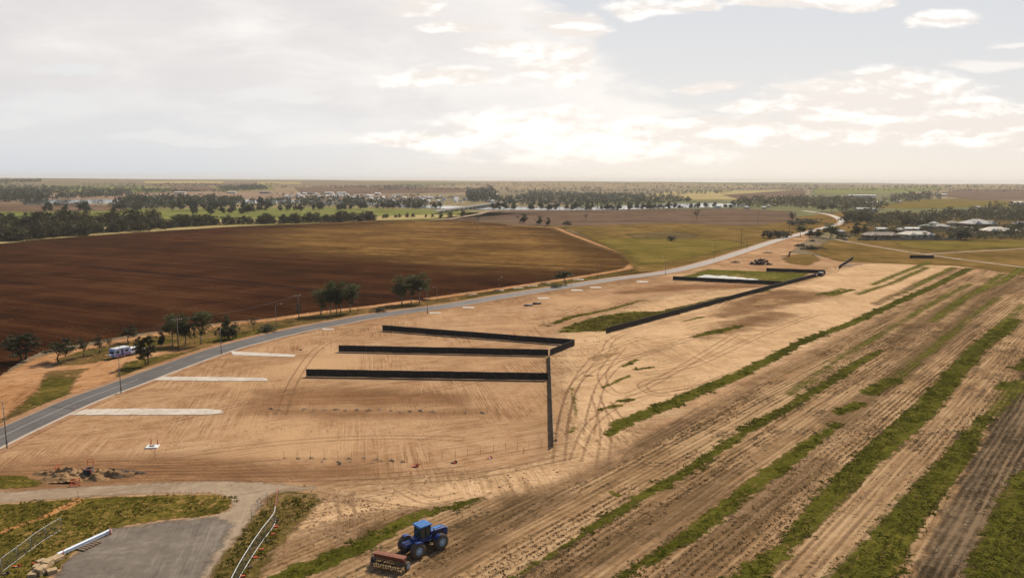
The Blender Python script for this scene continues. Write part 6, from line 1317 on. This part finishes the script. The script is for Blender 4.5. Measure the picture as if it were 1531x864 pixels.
cu1 = blobs([(672, 130, 105, 24), (955, 25, 75, 26), (1030, 20, 40, 18), (1150, 15, 120, 22), (1240, 10, 60, 16), (1385, 44, 75, 22), (1065, 136, 50, 16), (1270, 160, 190, 48), (1340, 140, 130, 30), (1060, 200, 190, 36), (1290, 205, 260, 42), (1480, 205, 170, 46), (800, 200, 210, 36), (640, 215, 120, 26), (830, 50, 70, 30), (900, 235, 260, 26), (1020, 205, 430, 34), (1340, 190, 280, 44), (1100, 165, 70, 20), (1400, 165, 110, 22), (820, 110, 60, 50), (700, 52, 60, 16), (610, 30, 90, 16), (760, 85, 70, 22)], puff, 1.55, .5)
cu2 = blobs([(430, 152, 110, 18), (395, 188, 60, 12), (80, 162, 110, 20), (125, 117, 85, 14), (20, 192, 80, 18), (480, 214, 100, 14), (1480, 108, 90, 14), (1500, 78, 70, 8), (250, 212, 130, 12), (1190, 140, 60, 14), (960, 165, 120, 20)], wisp, 2.0, .6)
def X(c): return tuple(q/SK for q in c)
clear = t.ramp(t.math('MULTIPLY', v, 3.0, clamp=True), [(0.0, X((.88, .81, .73))), (.3, X((.735, .725, .72))), (.75, X((.645, .665, .70)))])
lft = t.step(u, -.55, .15)
clear = t.mulcol(1.0, clear, t.ramp(lft, [(0, (.78, .88, 1.02)), (1, (1, 1, 1))]))
wb = t.add(t.mul(big, .6), t.mul(wisp, .4))
sheet_c = t.ramp(wb, [(.36, X((.70, .672, .67))), (.5, X((.775, .742, .728))), (.62, X((.92, .88, .845)))])
rimg = t.step(sheet_d, .30, .0)
sheet_c = t.mix(t.mul(rimg, .7), sheet_c, X((.95, .90, .85)))
low = t.step(v, .16, .02)
sheet_c = t.mix(t.mul(low, t.sub(1.0, t.mul(lft, .8))), sheet_c, X((.70, .71, .73)))
ncol = t.new('ShaderNodeMix', data_type='RGBA'); 
base = t.mix(sheet_m, clear, sheet_c)
shade = t.step(t.add(t.mul(t.sub(puff, puff_up), 2.2), t.mul(t.sub(big, .5), .8)), -.16, .20)
cu_c = t.mix(shade, X((.84, .775, .72)), X((1.08, 1.03, .98)))
c = t.mix(t.mul(cu2, .75), base, t.mix(lft, X((.78, .78, .78)), X((.93, .88, .83))))
c = t.mix(t.mul(cu1, .92), c, cu_c)
haze_b = t.step(v, .05, .0)
c = t.mix(t.mul(haze_b, .85), c, t.mix(lft, X((.64, .68, .73)), X((.86, .79, .70))))
gl = t.new('ShaderNodeMix', data_type='RGBA', blend_type='ADD'); t.put(gl.inputs[0], t.mul(glow, t.step(v, .30, .0))); t.put(gl.inputs[6], c); t.put(gl.inputs[7], X((.06, .052, .038))); c = gl.outputs[2]
band = t.step(sp.outputs[2], .62, .30)
m = t.mul(t.mul(front, band), .96)
skc = t.mix(m, sky.outputs[0], c)
bg = t.new('ShaderNodeBackground'); bg.inputs['Strength'].default_value = SK; t.put(bg.inputs['Color'], skc)
o = t.new('ShaderNodeOutputWorld'); t.l.new(bg.outputs[0], o.inputs[0])

# the air
hz = MB(); hz.box((0, 0, 39), (29500, 29500, 82)); hm, t = mat('haze_air')
pv = t.new('ShaderNodeVolumePrincipled'); pv.inputs['Color'].default_value = (.96, .90, .83, 1); pv.inputs['Density'].default_value = 7e-5; pv.inputs['Anisotropy'].default_value = .1
o = t.new('ShaderNodeOutputMaterial'); t.l.new(pv.outputs[0], o.inputs['Volume'])
tag(hz.build('haze', hm), 'thin dusty haze over the plain', kind='stuff')

cam = bpy.data.cameras.new('camera'); co = bpy.data.objects.new('camera', cam); COL.objects.link(co)
cam.sensor_fit = 'HORIZONTAL'; cam.sensor_width = 36; cam.lens = FPX/1531*36; cam.clip_end = 40000; cam.clip_start = .5
from mathutils import Matrix
M = Matrix(((_R[0], _U[0], -_F[0], 0), (_R[1], _U[1], -_F[1], 0), (_R[2], _U[2], -_F[2], CAM_H), (0, 0, 0, 1)))
co.matrix_world = M; sc.camera = co
sc.render.engine = 'CYCLES'
sc.view_settings.view_transform = 'Standard'; sc.view_settings.look = 'None'; sc.view_settings.exposure = 0.12; sc.view_settings.gamma = 1; sc.view_settings.use_curve_mapping = False
cy = sc.cycles; cy.transparent_max_bounces = 24; cy.max_bounces = 6; cy.diffuse_bounces = 3; cy.glossy_bounces = 2; cy.transmission_bounces = 2; cy.volume_bounces = 0; cy.use_denoising = True
